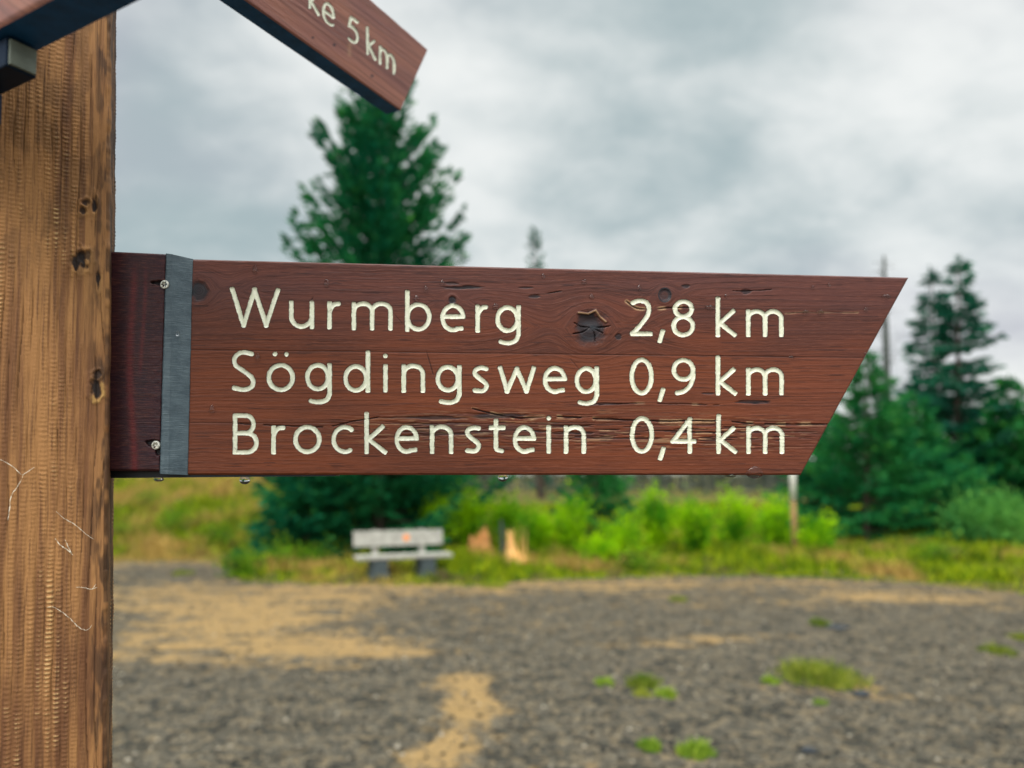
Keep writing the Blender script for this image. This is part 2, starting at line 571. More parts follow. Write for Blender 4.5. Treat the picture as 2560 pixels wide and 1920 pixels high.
def terr(x, y):
    x = np.asarray(x, float)
    y = np.asarray(y, float)
    left = sstep(-2.0, -6.5, x)
    h = left * 1.42 * sstep(15.5, 33, y) + (1 - left) * 0.5 * sstep(16, 40, y)
    rough = sstep(0.0, 2.0, y - bnd(x)) * (0.30 * (fbm(x * 0.7, y * 0.7, 4, 2) - 0.5))
    far = sstep(60, 400, np.hypot(x, y)) * (8 * (fbm(x * 0.004, y * 0.004, 3, 7) - 0.6))
    return h + rough + far


def grid_mesh(xs, ys, zf):
    X, Y = np.meshgrid(xs, ys)
    Z = zf(X, Y)
    V = np.stack([X, Y, Z], -1).reshape(-1, 3)
    nx, ny = len(xs), len(ys)
    i = np.arange(ny - 1)[:, None] * nx + np.arange(nx - 1)[None]
    Q = np.stack([i, i + 1, i + nx + 1, i + nx], -1).reshape(-1, 4)
    return V, Q


xs = np.concatenate([np.linspace(-900, -60, 22), np.linspace(-55, -18, 30), np.linspace(-17.5, 17.5, 180), np.linspace(18, 55, 30), np.linspace(60, 900, 22)])
ys = np.concatenate([np.linspace(-900, -30, 16), np.linspace(-25, 9, 20), np.linspace(9.3, 36, 150), np.linspace(37, 90, 40), np.linspace(100, 1200, 24)])
V, Q = grid_mesh(xs, ys, lambda x, y: terr(x, y) - 0.03 * sstep(0.3, -0.3, y - bnd(x)))
tag(link('ground', mesh_np('ground', V, [Q], M_soil, smooth=True)), 'rough heath soil under grass reaching back to the trees', 'ground', kind='structure')

# gravel yard: strips that end at the grass edge
gx = np.concatenate([np.linspace(-40, -9.2, 40), np.linspace(-9, 9, 420), np.linspace(9.2, 40, 40)])
gt = np.linspace(0, 1, 330)
yb = bnd(gx) + 0.22 * (fbm(gx * 6, gx * 0 + 8, 3, 9) - 0.5)
y0 = -18.0
GX = np.repeat(gx[None], len(gt), 0)
# dense rows in view, sparse behind the camera
gy = np.where(gt < 0.12, (gt / 0.12) * 21.0, 21.0 + (gt - 0.12) / 0.88 * 1.0)
GY = np.where(gt[:, None] < 0.12, y0 + gt[:, None] / 0.12 * (3.2 - y0), 3.2 + (gt[:, None] - 0.12) / 0.88 * np.maximum(yb[None] - 3.2, 0.05))
GZ = 0.004 + 0.05 * (fbm(GX * 1.3, GY * 1.3, 4, 4) - 0.5) * sstep(0.0, 0.7, yb[None] - GY) + 0.004 * (fbm(GX * 9, GY * 9, 2, 6) - 0.5)


def blob(X, Y, x, y, rx, ry, amp):
    p = gp(x, y)
    q = gp(x + rx, y)
    d1, d2 = gp(x, y - ry), gp(x, y + ry)
    sx = abs(q[0] - p[0])
    sy = abs(d1[1] - d2[1]) / 2
    sk = p[0] / max(p[1], 1)        # follow the line of sight a little
    return amp * np.exp(-(((X - p[0]) / sx) ** 2 + ((Y - p[1]) / sy) ** 2))


S = 0.55 * np.clip(fbm(GX * 0.45, GY * 0.9, 4, 12) - .28, 0, 1) + 0.34 * sstep(7.5, 12.5, GY) * (.4 + fbm(GX * .8, GY * 1.2, 3, 15))
for a in ((620, 1560, 210, 50, .62), (540, 1500, 220, 30, .5), (420, 1600, 160, 40, .4), (1180, 1740, 80, 60, .3), (760, 1500, 260, 30, .45), (760, 1618, 290, 18, .9), (980, 1636, 140, 12, .9), (820, 1662, 170, 10, .7), (600, 1660, 240, 16, .5), (700, 1560, 330, 70, .2), (400, 1480, 120, 26, .3), (860, 1580, 200, 40, .2),
          (1165, 1705, 70, 30, .95), (1195, 1765, 75, 34, 1.0), (1150, 1830, 75, 30, .95), (1085, 1890, 85, 34, 1.0), (1000, 1470, 420, 12, .42), (1250, 1540, 160, 40, .25),
          (1700, 1462, 420, 14, .42), (2250, 1490, 260, 18, .38), (1620, 1612, 150, 10, .8), (1850, 1596, 240, 11, .6), (2150, 1732, 180, 18, .75), (2060, 1790, 120, 14, .28),
          (430, 1690, 140, 9, .42), (330, 1600, 80, 30, .25), (1500, 1850, 90, 12, .2), (1780, 1560, 260, 10, .2)):
    S = S + blob(GX, GY, *a)
S = np.clip(S * (-0.25 + 2.3 * (0.55 * fbm(GX * 1.1, GY * 5.5, 4, 21) + .45 * fbm(GX * 5, GY * 8, 3, 23))), 0, 1)
nx, ny = len(gx), len(gt)
i = np.arange(ny - 1)[:, None] * nx + np.arange(nx - 1)[None]
Q = np.stack([i, i + 1, i + nx + 1, i + nx], -1).reshape(-1, 4)
V = np.stack([GX, GY, GZ], -1).reshape(-1, 3)
tag(link('gravel_yard', mesh_np('gravel_yard', V, [Q], M_gravel, {'sand': S}, smooth=True)), 'dark gravel clearing with tan sandy patches', 'ground', kind='structure')


def gz(x, y):
    return 0.004 + 0.05 * (fbm(np.asarray(x) * 1.3, np.asarray(y) * 1.3, 4, 4) - 0.5)


# loose stones
N = 15000
yy = 4.0 + 9.2 * rng.random(N) ** 1.5
xx = (rng.random(N) * 2 - 1) * (yy * 0.70 + 0.4)
ok = yy < bnd(xx) - 0.15
xx, yy = xx[ok], yy[ok]
N = len(xx)
sz = 0.0045 + 0.020 * rng.random(N) ** 4
o8 = np.array([[1, 0, 0], [0, 1, 0], [-1, 0, 0], [0, -1, 0], [0, 0, .7], [0, 0, -.6]], float)
VV = o8[None] * sz[:, None, None] * (0.65 + 0.7 * rng.random((N, 6, 1)))
an = rng.random(N) * 6.28
ca, sa = np.cos(an)[:, None], np.sin(an)[:, None]
VV = np.stack([VV[..., 0] * ca - VV[..., 1] * sa, VV[..., 0] * sa + VV[..., 1] * ca, VV[..., 2]], -1)
VV += np.stack([xx, yy, gz(xx, yy) + sz * 0.3], -1)[:, None]
tri = np.array([[0, 1, 4], [1, 2, 4], [2, 3, 4], [3, 0, 4], [1, 0, 5], [2, 1, 5], [3, 2, 5], [0, 3, 5]])
FF = (np.arange(N)[:, None, None] * 6 + tri[None]).reshape(-1, 3)
tag(link('gravel', mesh_np('gravel', VV.reshape(-1, 3), [FF], M_stones, {'tint': np.repeat(rng.random(N), 6)})), 'loose grey and pale stones scattered over the clearing', 'gravel', kind='stuff')


# ------------------------------------------------------------------ vegetation
def blades(x, y, z, h, w, lean, tint, dry=None, seg=True):
    n = len(x)
    a = rng.random(n) * 6.28
    la = rng.random(n) * 6.28
    dx, dy = np.cos(a) * w / 2, np.sin(a) * w / 2
    lx, ly = np.cos(la) * lean * h, np.sin(la) * lean * h
    z0 = z - 0.02
    P = np.zeros((n, 5, 3))
    P[:, 0] = np.stack([x - dx, y - dy, z0], -1)
    P[:, 1] = np.stack([x + dx, y + dy, z0], -1)
    P[:, 2] = np.stack([x + dx * .8 + lx * .3, y + dy * .8 + ly * .3, z + h * .6], -1)
    P[:, 3] = np.stack([x - dx * .8 + lx * .3, y - dy * .8 + ly * .3, z + h * .6], -1)
    P[:, 4] = np.stack([x + lx, y + ly, z + h], -1)
    b_ = np.arange(n)[:, None] * 5
    at = {'tint': np.repeat(tint, 5)}
    if dry is not None:
        at['dry'] = np.repeat(dry, 5)
    return P.reshape(-1, 3), [b_ + np.array([[0, 1, 2, 3]]), b_ + np.array([[3, 2, 4]])], at


N = 130000
yy = 10.5 + 24 * rng.random(N) ** 1.35
xx = (rng.random(N) * 2 - 1) * (yy * 0.72 + 0.5)
d = yy - bnd(xx)
clump = fbm(xx * 1.6, yy * 1.6, 3, 31)
ok = (d > -0.12 + 0.35 * (rng.random(N) - 0.5)) & (rng.random(N) < 0.35 + 1.2 * sstep(0.35, 0.6, clump))
xx, yy, d, clump = xx[ok], yy[ok], d[ok], clump[ok]
left = sstep(-3.5, -6.0, xx)
hgt = (0.05 + 0.16 * sstep(0, 1.6, d) + 0.20 * left * sstep(1, 5, d)) * (0.5 + rng.random(len(xx))) * (0.55 + 0.9 * clump)
dry = np.clip(0.34 + 0.26 * left * sstep(4, 13, d) * .6 + 0.40 * left * sstep(1.2, 0.1, d) - 0.16 * sstep(1.2, 4, d) * (1 - left) + 0.20 * (1 - left) * sstep(1.0, 0.0, d) * (xx < -4.6)
              - 0.14 * np.exp(-((xx + 3.2) / 2.2) ** 2), 0, 1)
dry = dry + 1.5 * (fbm(xx * 0.9, yy * 0.5, 3, 55) - 0.5) + 0.08 * left
bV, bF, bA = blades(xx, yy, terr(xx, yy), hgt, 0.014 + 0.016 * rng.random(len(xx)) + 0.0006 * yy, 0.6, rng.random(len(xx)), dry)
tag(link('grass', mesh_np('grass', bV, bF, M_grass, bA)), 'yellow green and tan heath grass along the edge of the gravel', 'grass', kind='stuff')


def cards(P, D, L, Wd, roll=None):
    """rhombic needle sprays / leaves: centre line P -> P + D*L"""
    n = len(P)
    D = D / (np.linalg.norm(D, axis=1, keepdims=True) + 1e-9)
    r = rng.normal(size=(n, 3))
    s = np.cross(D, r)
    s /= (np.linalg.norm(s, axis=1, keepdims=True) + 1e-9)
    L = np.asarray(L)[:, None]
    Wd = np.asarray(Wd)[:, None]
    q = np.empty((n, 4, 3))
    q[:, 0] = P
    q[:, 1] = P + D * L * 0.45 + s * Wd / 2
    q[:, 2] = P + D * L
    q[:, 3] = P + D * L * 0.45 - s * Wd / 2
    return q


def spruce_meshes(H, Rm, seed, dens=1.0, base=0.04, up=0.35, card=0.17, gap=0.0, power=0.85, bot=0.6, leanx=0.0, bare=0.0, asym=None, rag=0.30, lay=1.0):
    r = np.random.default_rng(seed)
    tr = MB()
    zs = np.linspace(0, H, 12)
    ph = r.random() * 6
    ax = lambda z: np.array([0.012 * H * math.sin(z / H * 3 + ph) + leanx * z, 0.010 * H * math.cos(z / H * 2.3 + ph), z])
    tr.tube([ax(z) - (np.array([0, 0, .15]) if z == 0 else 0) for z in zs], [max(0.012, 0.016 * H * (1 - z / H) ** 0.9 + 0.006) for z in zs], 8)
    out, tint = [], []
    z = base * H
    while z < H * 0.985:
        k = z / H
        prof = min(1.0, bot + (1 - bot) * sstep(base, base + 0.22, k)) * (1 - k) ** power
        nb = max(3, int(r.integers(6, 9) * (1 - 0.35 * k)))
        a0 = r.random() * 6.28
        for j in range(nb):
            if r.random() < gap:
                continue
            az = a0 + j * 6.283 / nb + r.normal() * 0.25
            L = max(0.16, Rm * prof * (1 - rag + (0.17 + 2 * rag) * r.random()))
            if asym:
                L *= 1 + asym[1] * math.cos(az - asym[0])
            el = -0.20 + (up + 0.20) * k ** 0.8 + r.normal() * 0.10
            n = max(3, int(L / 0.085 * dens))
            s = np.sort(r.random(n)) ** 0.8
            out_d = np.array([math.cos(az), math.sin(az), 0])
            side = np.array([-math.sin(az), math.cos(az), 0])
            rise = np.tan(el) * s * L + 0.30 * L * s ** 2.4 * (0.4 + up)
            P = ax(z)[None] + out_d[None] * (s * L)[:, None] + np.array([0, 0, 1.0])[None] * rise[:, None]
            tr.tube([ax(z), ax(z) + out_d * L * .5 + np.array([0, 0, np.tan(el) * L * .5 + .3 * L * .5 ** 2.4 * (.4 + up)])], [0.006 + 0.008 * L, 0.004], 4, False)
            for sgn in (-1, 1, 0, 0):
                keep = r.random(n) > bare
                tl = (0.10 + 0.30 * L * (1 - s) * (0.4 + 0.6 * r.random(n)))
                off = r.random(n) * tl if sgn else np.zeros(n)
                Pp = P + side[None] * (sgn * off)[:, None] + out_d[None] * (off * 0.45)[:, None]
                Pp[:, 2] -= 0.22 * off + r.random(n) * 0.05 / lay
                D = out_d[None] * (0.75 + 0.3 * r.random((n, 1))) + side[None] * (sgn * (0.5 + 0.4 * r.random((n, 1)))) + np.array([0, 0, 1.0])[None] * (np.tan(el) * .5 - 0.15 + 0.55 * up * s[:, None] + r.normal(size=(n, 1)) * 0.28)
                ll = card * (0.6 + 0.8 * r.random(n))
                q = cards(Pp, D, ll, ll * (0.26 + 0.2 * r.random(n)))
                out.append(q[keep])
                tint.append((0.55 * r.random(n) + 0.40 * s ** 3 * r.random())[keep])
        z += lay * (0.16 + 0.10 * r.random()) * max(0.55, (1 - k)) * (H / 7) ** 0.35 / (0.5 + 0.5 * dens)
    # leader
    n = 26
    q = cards(np.stack([ax(H * (0.93 + 0.06 * u)) for u in r.random(n)]), np.stack([r.normal(size=n) * .35, r.normal(size=n) * .35, np.ones(n)], -1), card * (0.7 + r.random(n) * .6), card * 0.3 * np.ones(n))
    out.append(q)
    tint.append(r.random(n) * 0.6)
    q = np.concatenate(out)
    ti = np.concatenate(tint)
    return tr, q, ti


def crown(name, q, ti, mat, parent):
    n = len(q)
    Fq = np.arange(n * q.shape[1]).reshape(n, q.shape[1])
    return link(name, mesh_np(name, q.reshape(-1, 3), [Fq], mat, {'tint': np.repeat(ti, q.shape[1])}), parent)


def spruce(px, Y, top_y, R_m, label, seed, mat=None, name='spruce', bark=None, **kw):
    d = pray(px, 1190)
    x = d[0] / d[1] * Y
    zg = float(terr(x, Y))
    ztop = at_depth(px, top_y, Y)[2]
    H = ztop - zg
    tr, q, ti = spruce_meshes(H, R_m, seed, **kw)
    tng = thing(name, label, 'tree', (x, Y, zg))
    tr.build('trunk', bark or M_bark, tng)
    crown('crown', q, ti, mat or M_spruce, tng)
    return tng


spruce(938, 17.0, 256, 2.15, 'tall dense dark green spruce standing behind the bench', 3, dens=1.7, up=0.80, card=0.19, power=0.50, base=0.015, bot=1.05, gap=0.08, rag=0.30)
spruce(772, 16.3, 1040, 1.05, 'bushy dark spruce at the foot of the tall one, left of the bench', 41, M_spruce, dens=1.5, up=0.35, card=0.18, power=0.6, base=0.02, bot=1.0)
spruce(985, 17.6, 1030, 1.0, 'bushy dark spruce directly behind the bench', 42, M_spruce, dens=1.5, up=0.35, card=0.18, power=0.6, base=0.02, bot=1.0)
spruce(1095, 21.5, 1010, 1.7, 'dark young spruce seen in the gap just right of the bench back', 5, M_spruce_young, base=0.03, up=0.4)
spruce(1345, 42.0, 570, 1.5, 'thin lone spruce tip poking above the middle of the large sign board', 8, M_spruce_thin, name='thin_spruce', dens=0.55, gap=0.4, bare=0.45, card=0.30, up=0.5)
spruce(1490, 20.0, 1080, 1.15, 'small dark spruce rising behind the lime shrubs under the sign board', 12, M_spruce_young, up=0.45, base=0.03)
spruce(2404, 24.0, 640, 2.6, 'tallest spruce at right, its slender tip the highest of the pair', 21, M_spruce_thin, dens=1.35, gap=0.10, bare=0.08, up=0.05, rag=.30, lay=1.9, card=0.24, power=1.0, base=0.02, bot=1.0)
spruce(2346, 25.2, 668, 2.0, 'slightly shorter spruce close against the left of the tallest one', 22, M_spruce_thin, dens=1.3, gap=0.12, bare=0.1, up=0.05, rag=.30, lay=1.9, card=0.24, power=1.0, bot=1.0)
spruce(2168, 20.0, 880, 2.2, 'bushy young spruce below the slanted tip of the large sign board', 31, M_spruce_young, dens=1.5, up=0.30, card=0.19, power=1.0, base=0.02, bot=1.0, rag=.30, lay=1.7)
spruce(2290, 21.5, 985, 2.0, 'bushy young spruce in front of the tallest pair', 32, M_spruce_young, dens=1.5, up=0.30, card=0.19, power=1.0, base=0.02, bot=1.0, rag=.30, lay=1.7)
spruce(2075, 23.0, 1010, 1.8, 'blue green young spruce mostly hidden behind the sign tip', 33, M_spruce, dens=1.5, up=0.25, card=0.19, power=0.95, base=0.02, bot=1.0, rag=.30, lay=1.7)
spruce(2525, 22.5, 945, 2.0, 'young spruce at the right edge of the view behind the willow bush', 34, M_spruce_young, dens=1.5, up=0.30, card=0.19, power=0.95, base=0.02, bot=1.0, rag=.30, lay=1.7)
spruce(2445, 23.0, 1060, 1.9, 'short dark spruce filling the gap at the foot of the tallest pair', 35, M_spruce, dens=1.5, up=0.25, card=0.19, power=0.95, base=0.02, bot=1.0, rag=.30, lay=1.7)
spruce(2690, 21.0, 880, 2.2, 'dense young spruce standing just beyond the right edge', 36, M_spruce_young, dens=1.0, up=0.45, card=0.19, power=0.95, base=0.02, bot=1.0, rag=.30, lay=1.7)


# dead snag
def snag(px, Y, top_y, label, seed, rad):
    r = np.random.default_rng(seed)
    d = pray(px, 1190)
    x = d[0] / d[1] * Y
    zg = float(terr(x, Y))
    H = at_depth(px, top_y, Y)[2] - zg
    tng = thing('dead_spruce', label, 'tree', (x, Y, zg))
    mb = MB()
    mb.tube([(0.05 * math.sin(k * 2.1), 0, H * k - (0.15 if k == 0 else 0)) for k in np.linspace(0, 1, 9)], [rad * (1 - .82 * k) for k in np.linspace(0, 1, 9)], 8)
    mb.build('trunk', M_deadbark, tng)
    br = MB()
    for k in range(90):
        z = H * (0.12 + 0.86 * (k + r.random()) / 90)
        a = r.random() * 6.28
        L = (0.25 + 1.2 * r.random()) * (1.15 - z / H)
        e = np.array([math.cos(a), math.sin(a), 0.0])
        b0 = np.array([0, 0, z])
        b1 = b0 + e * L * .5 + np.array([0, 0, -.08 * L])
        b2 = b0 + e * L + np.array([0, 0, .12 * L])
        br.tube([b0, b1, b2], [0.018, 0.011, 0.005], 5, False)
        for _ in range(3):
            u = r.random()
            s0 = b1 + (b2 - b1) * u
            br.tube([s0, s0 + np.array([r.normal() * .2, r.normal() * .2, .1 * r.normal()])], [0.006, 0.003], 4, False)
    br.build('branches', M_deadbark, tng)


snag(2218, 23.5, 640, 'bare dead spruce trunk beside the slanted tip of the sign board', 4, 0.22)


def shrub(px, Y, top_y, rx, label, seed, mat, name='shrub', group=None, leaf=0.10, n=1500, cat='shrub', flat=1.0):
    r = np.random.default_rng(seed)
    d = pray(px, 1190)
    x = d[0] / d[1] * Y
    zg = float(terr(x, Y))
    H = max(0.3, at_depth(px, top_y, Y)[2] - zg)
    tng = thing(name, label, cat, (x, Y, zg), group)
    st = MB()
    P, D, ti = [], [], []
    ns = 9
    for k in range(ns):
        a = r.random() * 6.28
        lean = rx * (0.15 + 0.85 * r.random())
        h = H * (0.62 + 0.38 * r.random()) * (1 - 0.35 * (lean / rx) ** 2)
        tip = np.array([math.cos(a) * lean, math.sin(a) * lean * .8, h])
        mid = tip * np.array([.35, .35, .55])
        st.tube([(0, 0, -.05), mid, tip], [0.018, 0.012, 0.004], 5, False)
        m_ = n // ns
        u = r.random(m_) ** 0.65
        c = (1 - u)[:, None] ** 2 * 0 + 2 * ((1 - u) * u)[:, None] * mid + (u ** 2)[:, None] * tip
        sp = (0.08 + 0.19 * rx) * (0.5 + u)[:, None]
        off = r.normal(size=(m_, 3)) * sp * 0.62
        p = c + off
        p[:, 2] = np.maximum(p[:, 2] * flat, 0.03)
        P.append(p)
        D.append(off * 1.2 + r.normal(size=(m_, 3)) * 0.15 + np.array([0, 0, .12]))
        ti.append(np.clip(0.7 * r.random(m_) * (0.4 + .6 * r.random()) + 0.25 * u, 0, 1))
    st.build('stems', M_stem, tng)
    P = np.concatenate(P)
    D = np.concatenate(D)
    ll = leaf * (0.6 + 0.8 * r.random(len(P)))
    crown('foliage', cards(P, D, ll, ll * 0.55), np.concatenate(ti), mat, tng)
    return tng


GS = 'lime green shrubs growing along the grass edge'
for k, (px, Y, ty, rx, lb) in enumerate((
        (1082, 17.0, 1212, 0.40, 'lime green shrub directly right of the big dark spruce'),
        (1172, 17.3, 1218, 0.42, 'lime green shrub behind the brown rounded stump'),
        (1268, 17.6, 1230, 0.30, 'narrow lime shrub right behind the split upright stump'),
        (1345, 17.3, 1255, 0.34, 'lime shrub just right of the split upright stump'),
        (1430, 17.0, 1222, 0.50, 'wide lime shrub in front of the small spruce'),
        (1555, 16.2, 1298, 0.40, 'low lime shrub just right of the small spruce'),
        (1632, 17.4, 1218, 0.44, 'tall lime shrub under the middle of the right half of the sign'),
        (1742, 17.0, 1246, 0.42, 'rounded lime shrub, second from the pole on its left side'),
        (1830, 17.8, 1214, 0.46, 'tallest lime shrub, next to the pole on its left side'),
        (1935, 17.2, 1232, 0.50, 'spreading lime shrub right behind the slim pole'),
        (2035, 16.3, 1302, 0.44, 'low lime shrub at the foot of the bushy young spruces'),
        (1500, 15.4, 1358, 0.42, 'knee high yellow green shrub at the front of the lime row'))):
    shrub(px, Y, ty, rx, lb, 50 + k, M_lime, 'shrub', GS)
shrub(2470, 18.0, 1235, 1.0, 'large soft green willow bush at the right edge', 71, M_willow, 'willow_bush', None, 0.11, 3800, 'bush')
shrub(2610, 17.0, 1300, 0.9, 'smaller willow bush cut by the right edge of the view', 72, M_willow, 'willow_bush', None, 0.11, 2600, 'bush')

GH = 'heath clumps on the left bank'
for k, (px, Y, ty, rx, lb) in enumerate((
        (437, 19.5, 1248, 0.52, 'rounded green heath clump nearest the post on the left bank'),
        (372, 23.0, 1216, 0.65, 'yellow topped heath clump higher up the left bank'),
        (300, 19.0, 1330, 0.35, 'low heath clump beside the post edge'),
        (555, 18.2, 1302, 0.48, 'flat dark heath clump midway along the left bank'),
        (650, 17.2, 1262, 0.45, 'bright yellow green heath clump against the big spruce'),
        (700, 14.6, 1372, 0.55, 'dark olive heath clump at the gravel corner left of the bench'),
        (800, 14.9, 1378, 0.55, 'dark olive heath clump between the bench and the gravel corner'),
        (610, 13.6, 1418, 0.35, 'small dark heath clump right on the gravel corner'),
        (590, 27.0, 1206, 0.5, 'far bright heath clump on the crest of the left bank'),
        (1590, 14.3, 1392, 0.40, 'brown green heath clump on the grass strip below the lime shrubs'),
        (2330, 15.0, 1368, 0.6, 'purple tan heath clump in front of the bushy young spruces'))):
    shrub(px, Y, ty, rx, lb, 90 + k, M_heath, 'heath_clump', GH, 0.06, 1100, 'heath')

# far dead wood behind everything: one mass
mb = MB()
r = np.random.default_rng(77)
fq, fti = [], []
for k in range(230):
    Y = 48 + 40 * r.random()
    x = (r.random() * 2 - 1) * Y * 0.8
    zg = float(terr(x, Y))
    H = 3.0 + 3.8 * r.random()
    mb.tube([(x, Y, zg - .2), (x + r.normal() * .1, Y, zg + H)], [0.10 + 0.10 * r.random(), 0.03], 6, False)
    if r.random() < 0.75:
        n = 220
        u = r.random(n)
        a = r.random(n) * 6.28
        rr_ = 1.3 * (1 - u) * r.random(n) ** .5
        P = np.stack([x + np.cos(a) * rr_, Y + np.sin(a) * rr_, zg + .2 + u * H], -1)
        ll = 0.4 + .3 * r.random(n)
        fq.append(cards(P, np.stack([np.cos(a), np.sin(a), -.2 + .5 * r.random(n)], -1), ll, ll * .35))
        fti.append(r.random(n) * .8)
fv = np.array(mb.v)
ff = np.array(mb.f)
fq = np.concatenate(fq)
fti = np.concatenate(fti)
nq = len(fq)
M_far = leaf_mat('far_grey_wood', (0.050, 0.066, 0.050), (0.085, 0.095, 0.080), (0.13, 0.14, 0.115), 0.1, 0.2)
me = mesh_np('far_wood', np.concatenate([fv, fq.reshape(-1, 3)]), [np.concatenate([ff, len(fv) + np.arange(nq * 4).reshape(nq, 4)])], M_far,
             {'tint': np.concatenate([np.full(len(fv), .9), np.repeat(fti, 4)])})
tag(link('far_wood', me), 'grey half dead wood far behind the shrubs', 'wood', kind='stuff')


# grass tufts on the gravel
def tuft(px, py, wpx, hpx, label, seed, mat, yellow=0.0, n=260):
    global rng
    p = gp(px, py)
    mpp = p[1] / F
    rx = wpx * mpp / 2
    h = hpx * mpp
    keep = rng
    rng = np.random.default_rng(seed)
    a = rng.random(n) * 6.28
    q = np.sqrt(rng.random(n)) ** 1.1
    q = np.where(rng.random(n) < .15, q * 1.12, q)
    lob = 0.62 + 0.7 * vn(a * 2.1, a * 0, seed)
    x, y = np.cos(a) * q * rx * lob, np.sin(a) * q * rx * 1.3 * lob
    hh = h * (1.0 - 0.6 * q) * (0.25 + 0.9 * rng.random(n) ** 1.5)
    V_, F_, A_ = blades(x, y, np.zeros(n), hh, 0.006 + 0.008 * rng.random(n), 0.9, np.clip(rng.random(n) * .8 + yellow, 0, 1))
    rng = keep
    me = mesh_np('grass_tuft', V_, F_, mat, A_)
    o = link('grass_tuft', me, None, (p[0], p[1], float(gz(p[0], p[1])) + 0.004))
    tag(o, label, 'grass tuft', 'grass tufts growing out of the gravel')


tuft(2050, 1700, 185, 58, 'largest grass tuft on the gravel, wide and yellow green', 1, M_tuft, .15, 1000)
tuft(1607, 1712, 90, 34, 'dark green tuft in the middle of a small cluster', 2, M_tuft, -.2, 420)
tuft(1511, 1712, 52, 18, 'small lime tuft left of the dark green tuft', 3, M_tuftlime, .2, 220)
tuft(1604, 1735, 50, 14, 'flat yellow tuft just in front of the dark green tuft', 4, M_tuft, .5, 200)
tuft(1665, 1738, 48, 28, 'yellow lime tuft right of the dark green tuft', 5, M_tuftlime, .35, 240)
tuft(1928, 1708, 52, 20, 'small lime tuft left of the largest tuft', 6, M_tuftlime, .2, 220)
tuft(2050, 1762, 46, 12, 'sparse faint green tuft on the sand below the largest tuft', 7, M_tuftlime, 0, 90)
tuft(1627, 1872, 60, 28, 'bright lime tuft near the bottom, left one of two', 8, M_tuftlime, .1, 320)
tuft(1743, 1886, 84, 38, 'bright lime tuft near the bottom, bigger right one of two', 9, M_tuftlime, .15, 460)
tuft(1697, 1500, 48, 16, 'small olive tuft far back near the grass edge', 10, M_tuft, .1, 180)
tuft(2050, 1562, 58, 24, 'dark tuft far back beside a stone', 11, M_tuft, -.3, 240)
tuft(2487, 1632, 80, 26, 'green tuft at the right side of the gravel', 12, M_tuft, .0, 320)
tuft(2555, 1600, 50, 20, 'green tuft cut by the right edge of the view', 13, M_tuft, .1, 220)
tuft(456, 1437, 50, 14, 'small green tuft on the gravel near the left grass edge', 14, M_tuft, .1, 320)
tuft(1235, 1466, 60, 16, 'flat yellow tuft at the grass edge right of the bench', 15, M_tuft, .45, 520)


def stone(px, py, wpx, hpx, label, seed, col):
    p = gp(px, py)
    mpp = p[1] / F
    r = np.random.default_rng(seed)
    import bmesh
    bm = bmesh.new()
    bmesh.ops.create_icosphere(bm, subdivisions=2, radius=1)
    for v in bm.verts:
        n = v.co.normalized()
        k = 0.8 + 0.4 * float(vn(n.x * 1.7 + 5, n.y * 1.7 + n.z * 1.3, seed))
        v.co = Vector((n.x * wpx * mpp / 2 * k, n.y * wpx * mpp * .4 * k, n.z * hpx * mpp / 2 * k))
    me = bpy.data.meshes.new('stone')
    bm.to_mesh(me)
    bm.free()
    me.materials.append(col)
    o = link('stone', me, None, (p[0], p[1], float(gz(p[0], p[1])) + hpx * mpp * .25))
    tag(o, label, 'stone', 'larger stones on the gravel')


M_dstone = plainmat('dark_stone', (0.035, 0.040, 0.045), 0.8, 0.3, 0.3, 30, .4, .005)
stone(2023, 1882, 38, 18, 'dark flat stone near the bottom right', 1, M_dstone)
stone(2155, 1740, 46, 16, 'dark stone on the sandy streak right of the largest tuft', 2, M_dstone)
stone(2095, 1572, 60, 12, 'dark stone far back right of a dark tuft', 3, M_dstone)

# ------------------------------------------------------------------ bench
YAW = R(22)
bp = gp(1000, 1447)
bench = thing('park_bench', 'weathered grey wooden bench on concrete legs in front of the big spruce', 'bench', (bp[0], bp[1] + .22, float(terr(bp[0], bp[1] + .22))), rz=YAW)
L = 1.60
mb = MB()
mb.box((0.02, -0.05, 0.335), (L * 1.04, 0.36, 0.060))
mb.build('seat', M_bench, bench, bevel=0.008)
mb = MB()
ti = R(12)
axb = [(1, 0, 0), (0, math.cos(ti), math.sin(ti)), (0, -math.sin(ti), math.cos(ti))]
axb = [(1, 0, 0), (0, math.cos(ti), -math.sin(ti)), (0, math.sin(ti), math.cos(ti))]
mb.box((0, 0.245, 0.625), (L, 0.045, 0.27), axb)
bk = mb.build('backrest', M_bench, bench, bevel=0.008)
mb = MB()
nn = np.array([0, -math.cos(ti), math.sin(ti)])
c0 = np.array([0.13, 0.245, 0.625]) + nn * 0.0245
ring = [c0 + 0.058 * (math.cos(a) * np.array([1, 0, 0]) + math.sin(a) * np.array(axb[2])) for a in np.linspace(0, 2 * math.pi, 24, endpoint=False)]
ring2 = [p + nn * 0.004 for p in ring]
mb.add(ring + ring2, [tuple(range(24, 48))] + [(k, (k + 1) % 24, 24 + (k + 1) % 24, 24 + k) for k in range(24)])
o = mb.build('painted_marker', M_orange, bk)
o['label'] = 'round orange trail mark on the backrest'
for sx in (-0.42, 0.42):
    mb = MB()
    mb.box((sx, 0.275, 0.52), (0.10, 0.05, 0.50), axb)
    mb.build('back_support', M_bench, bench, bevel=0.006)
    mb = MB()
    mb.box((sx, -0.0, 0.15), (0.26, 0.42, 0.30))
    mb.box((sx, 0.0, 0.02), (0.32, 0.46, 0.10))
    mb.build('leg', M_conc, bench, bevel=0.012)


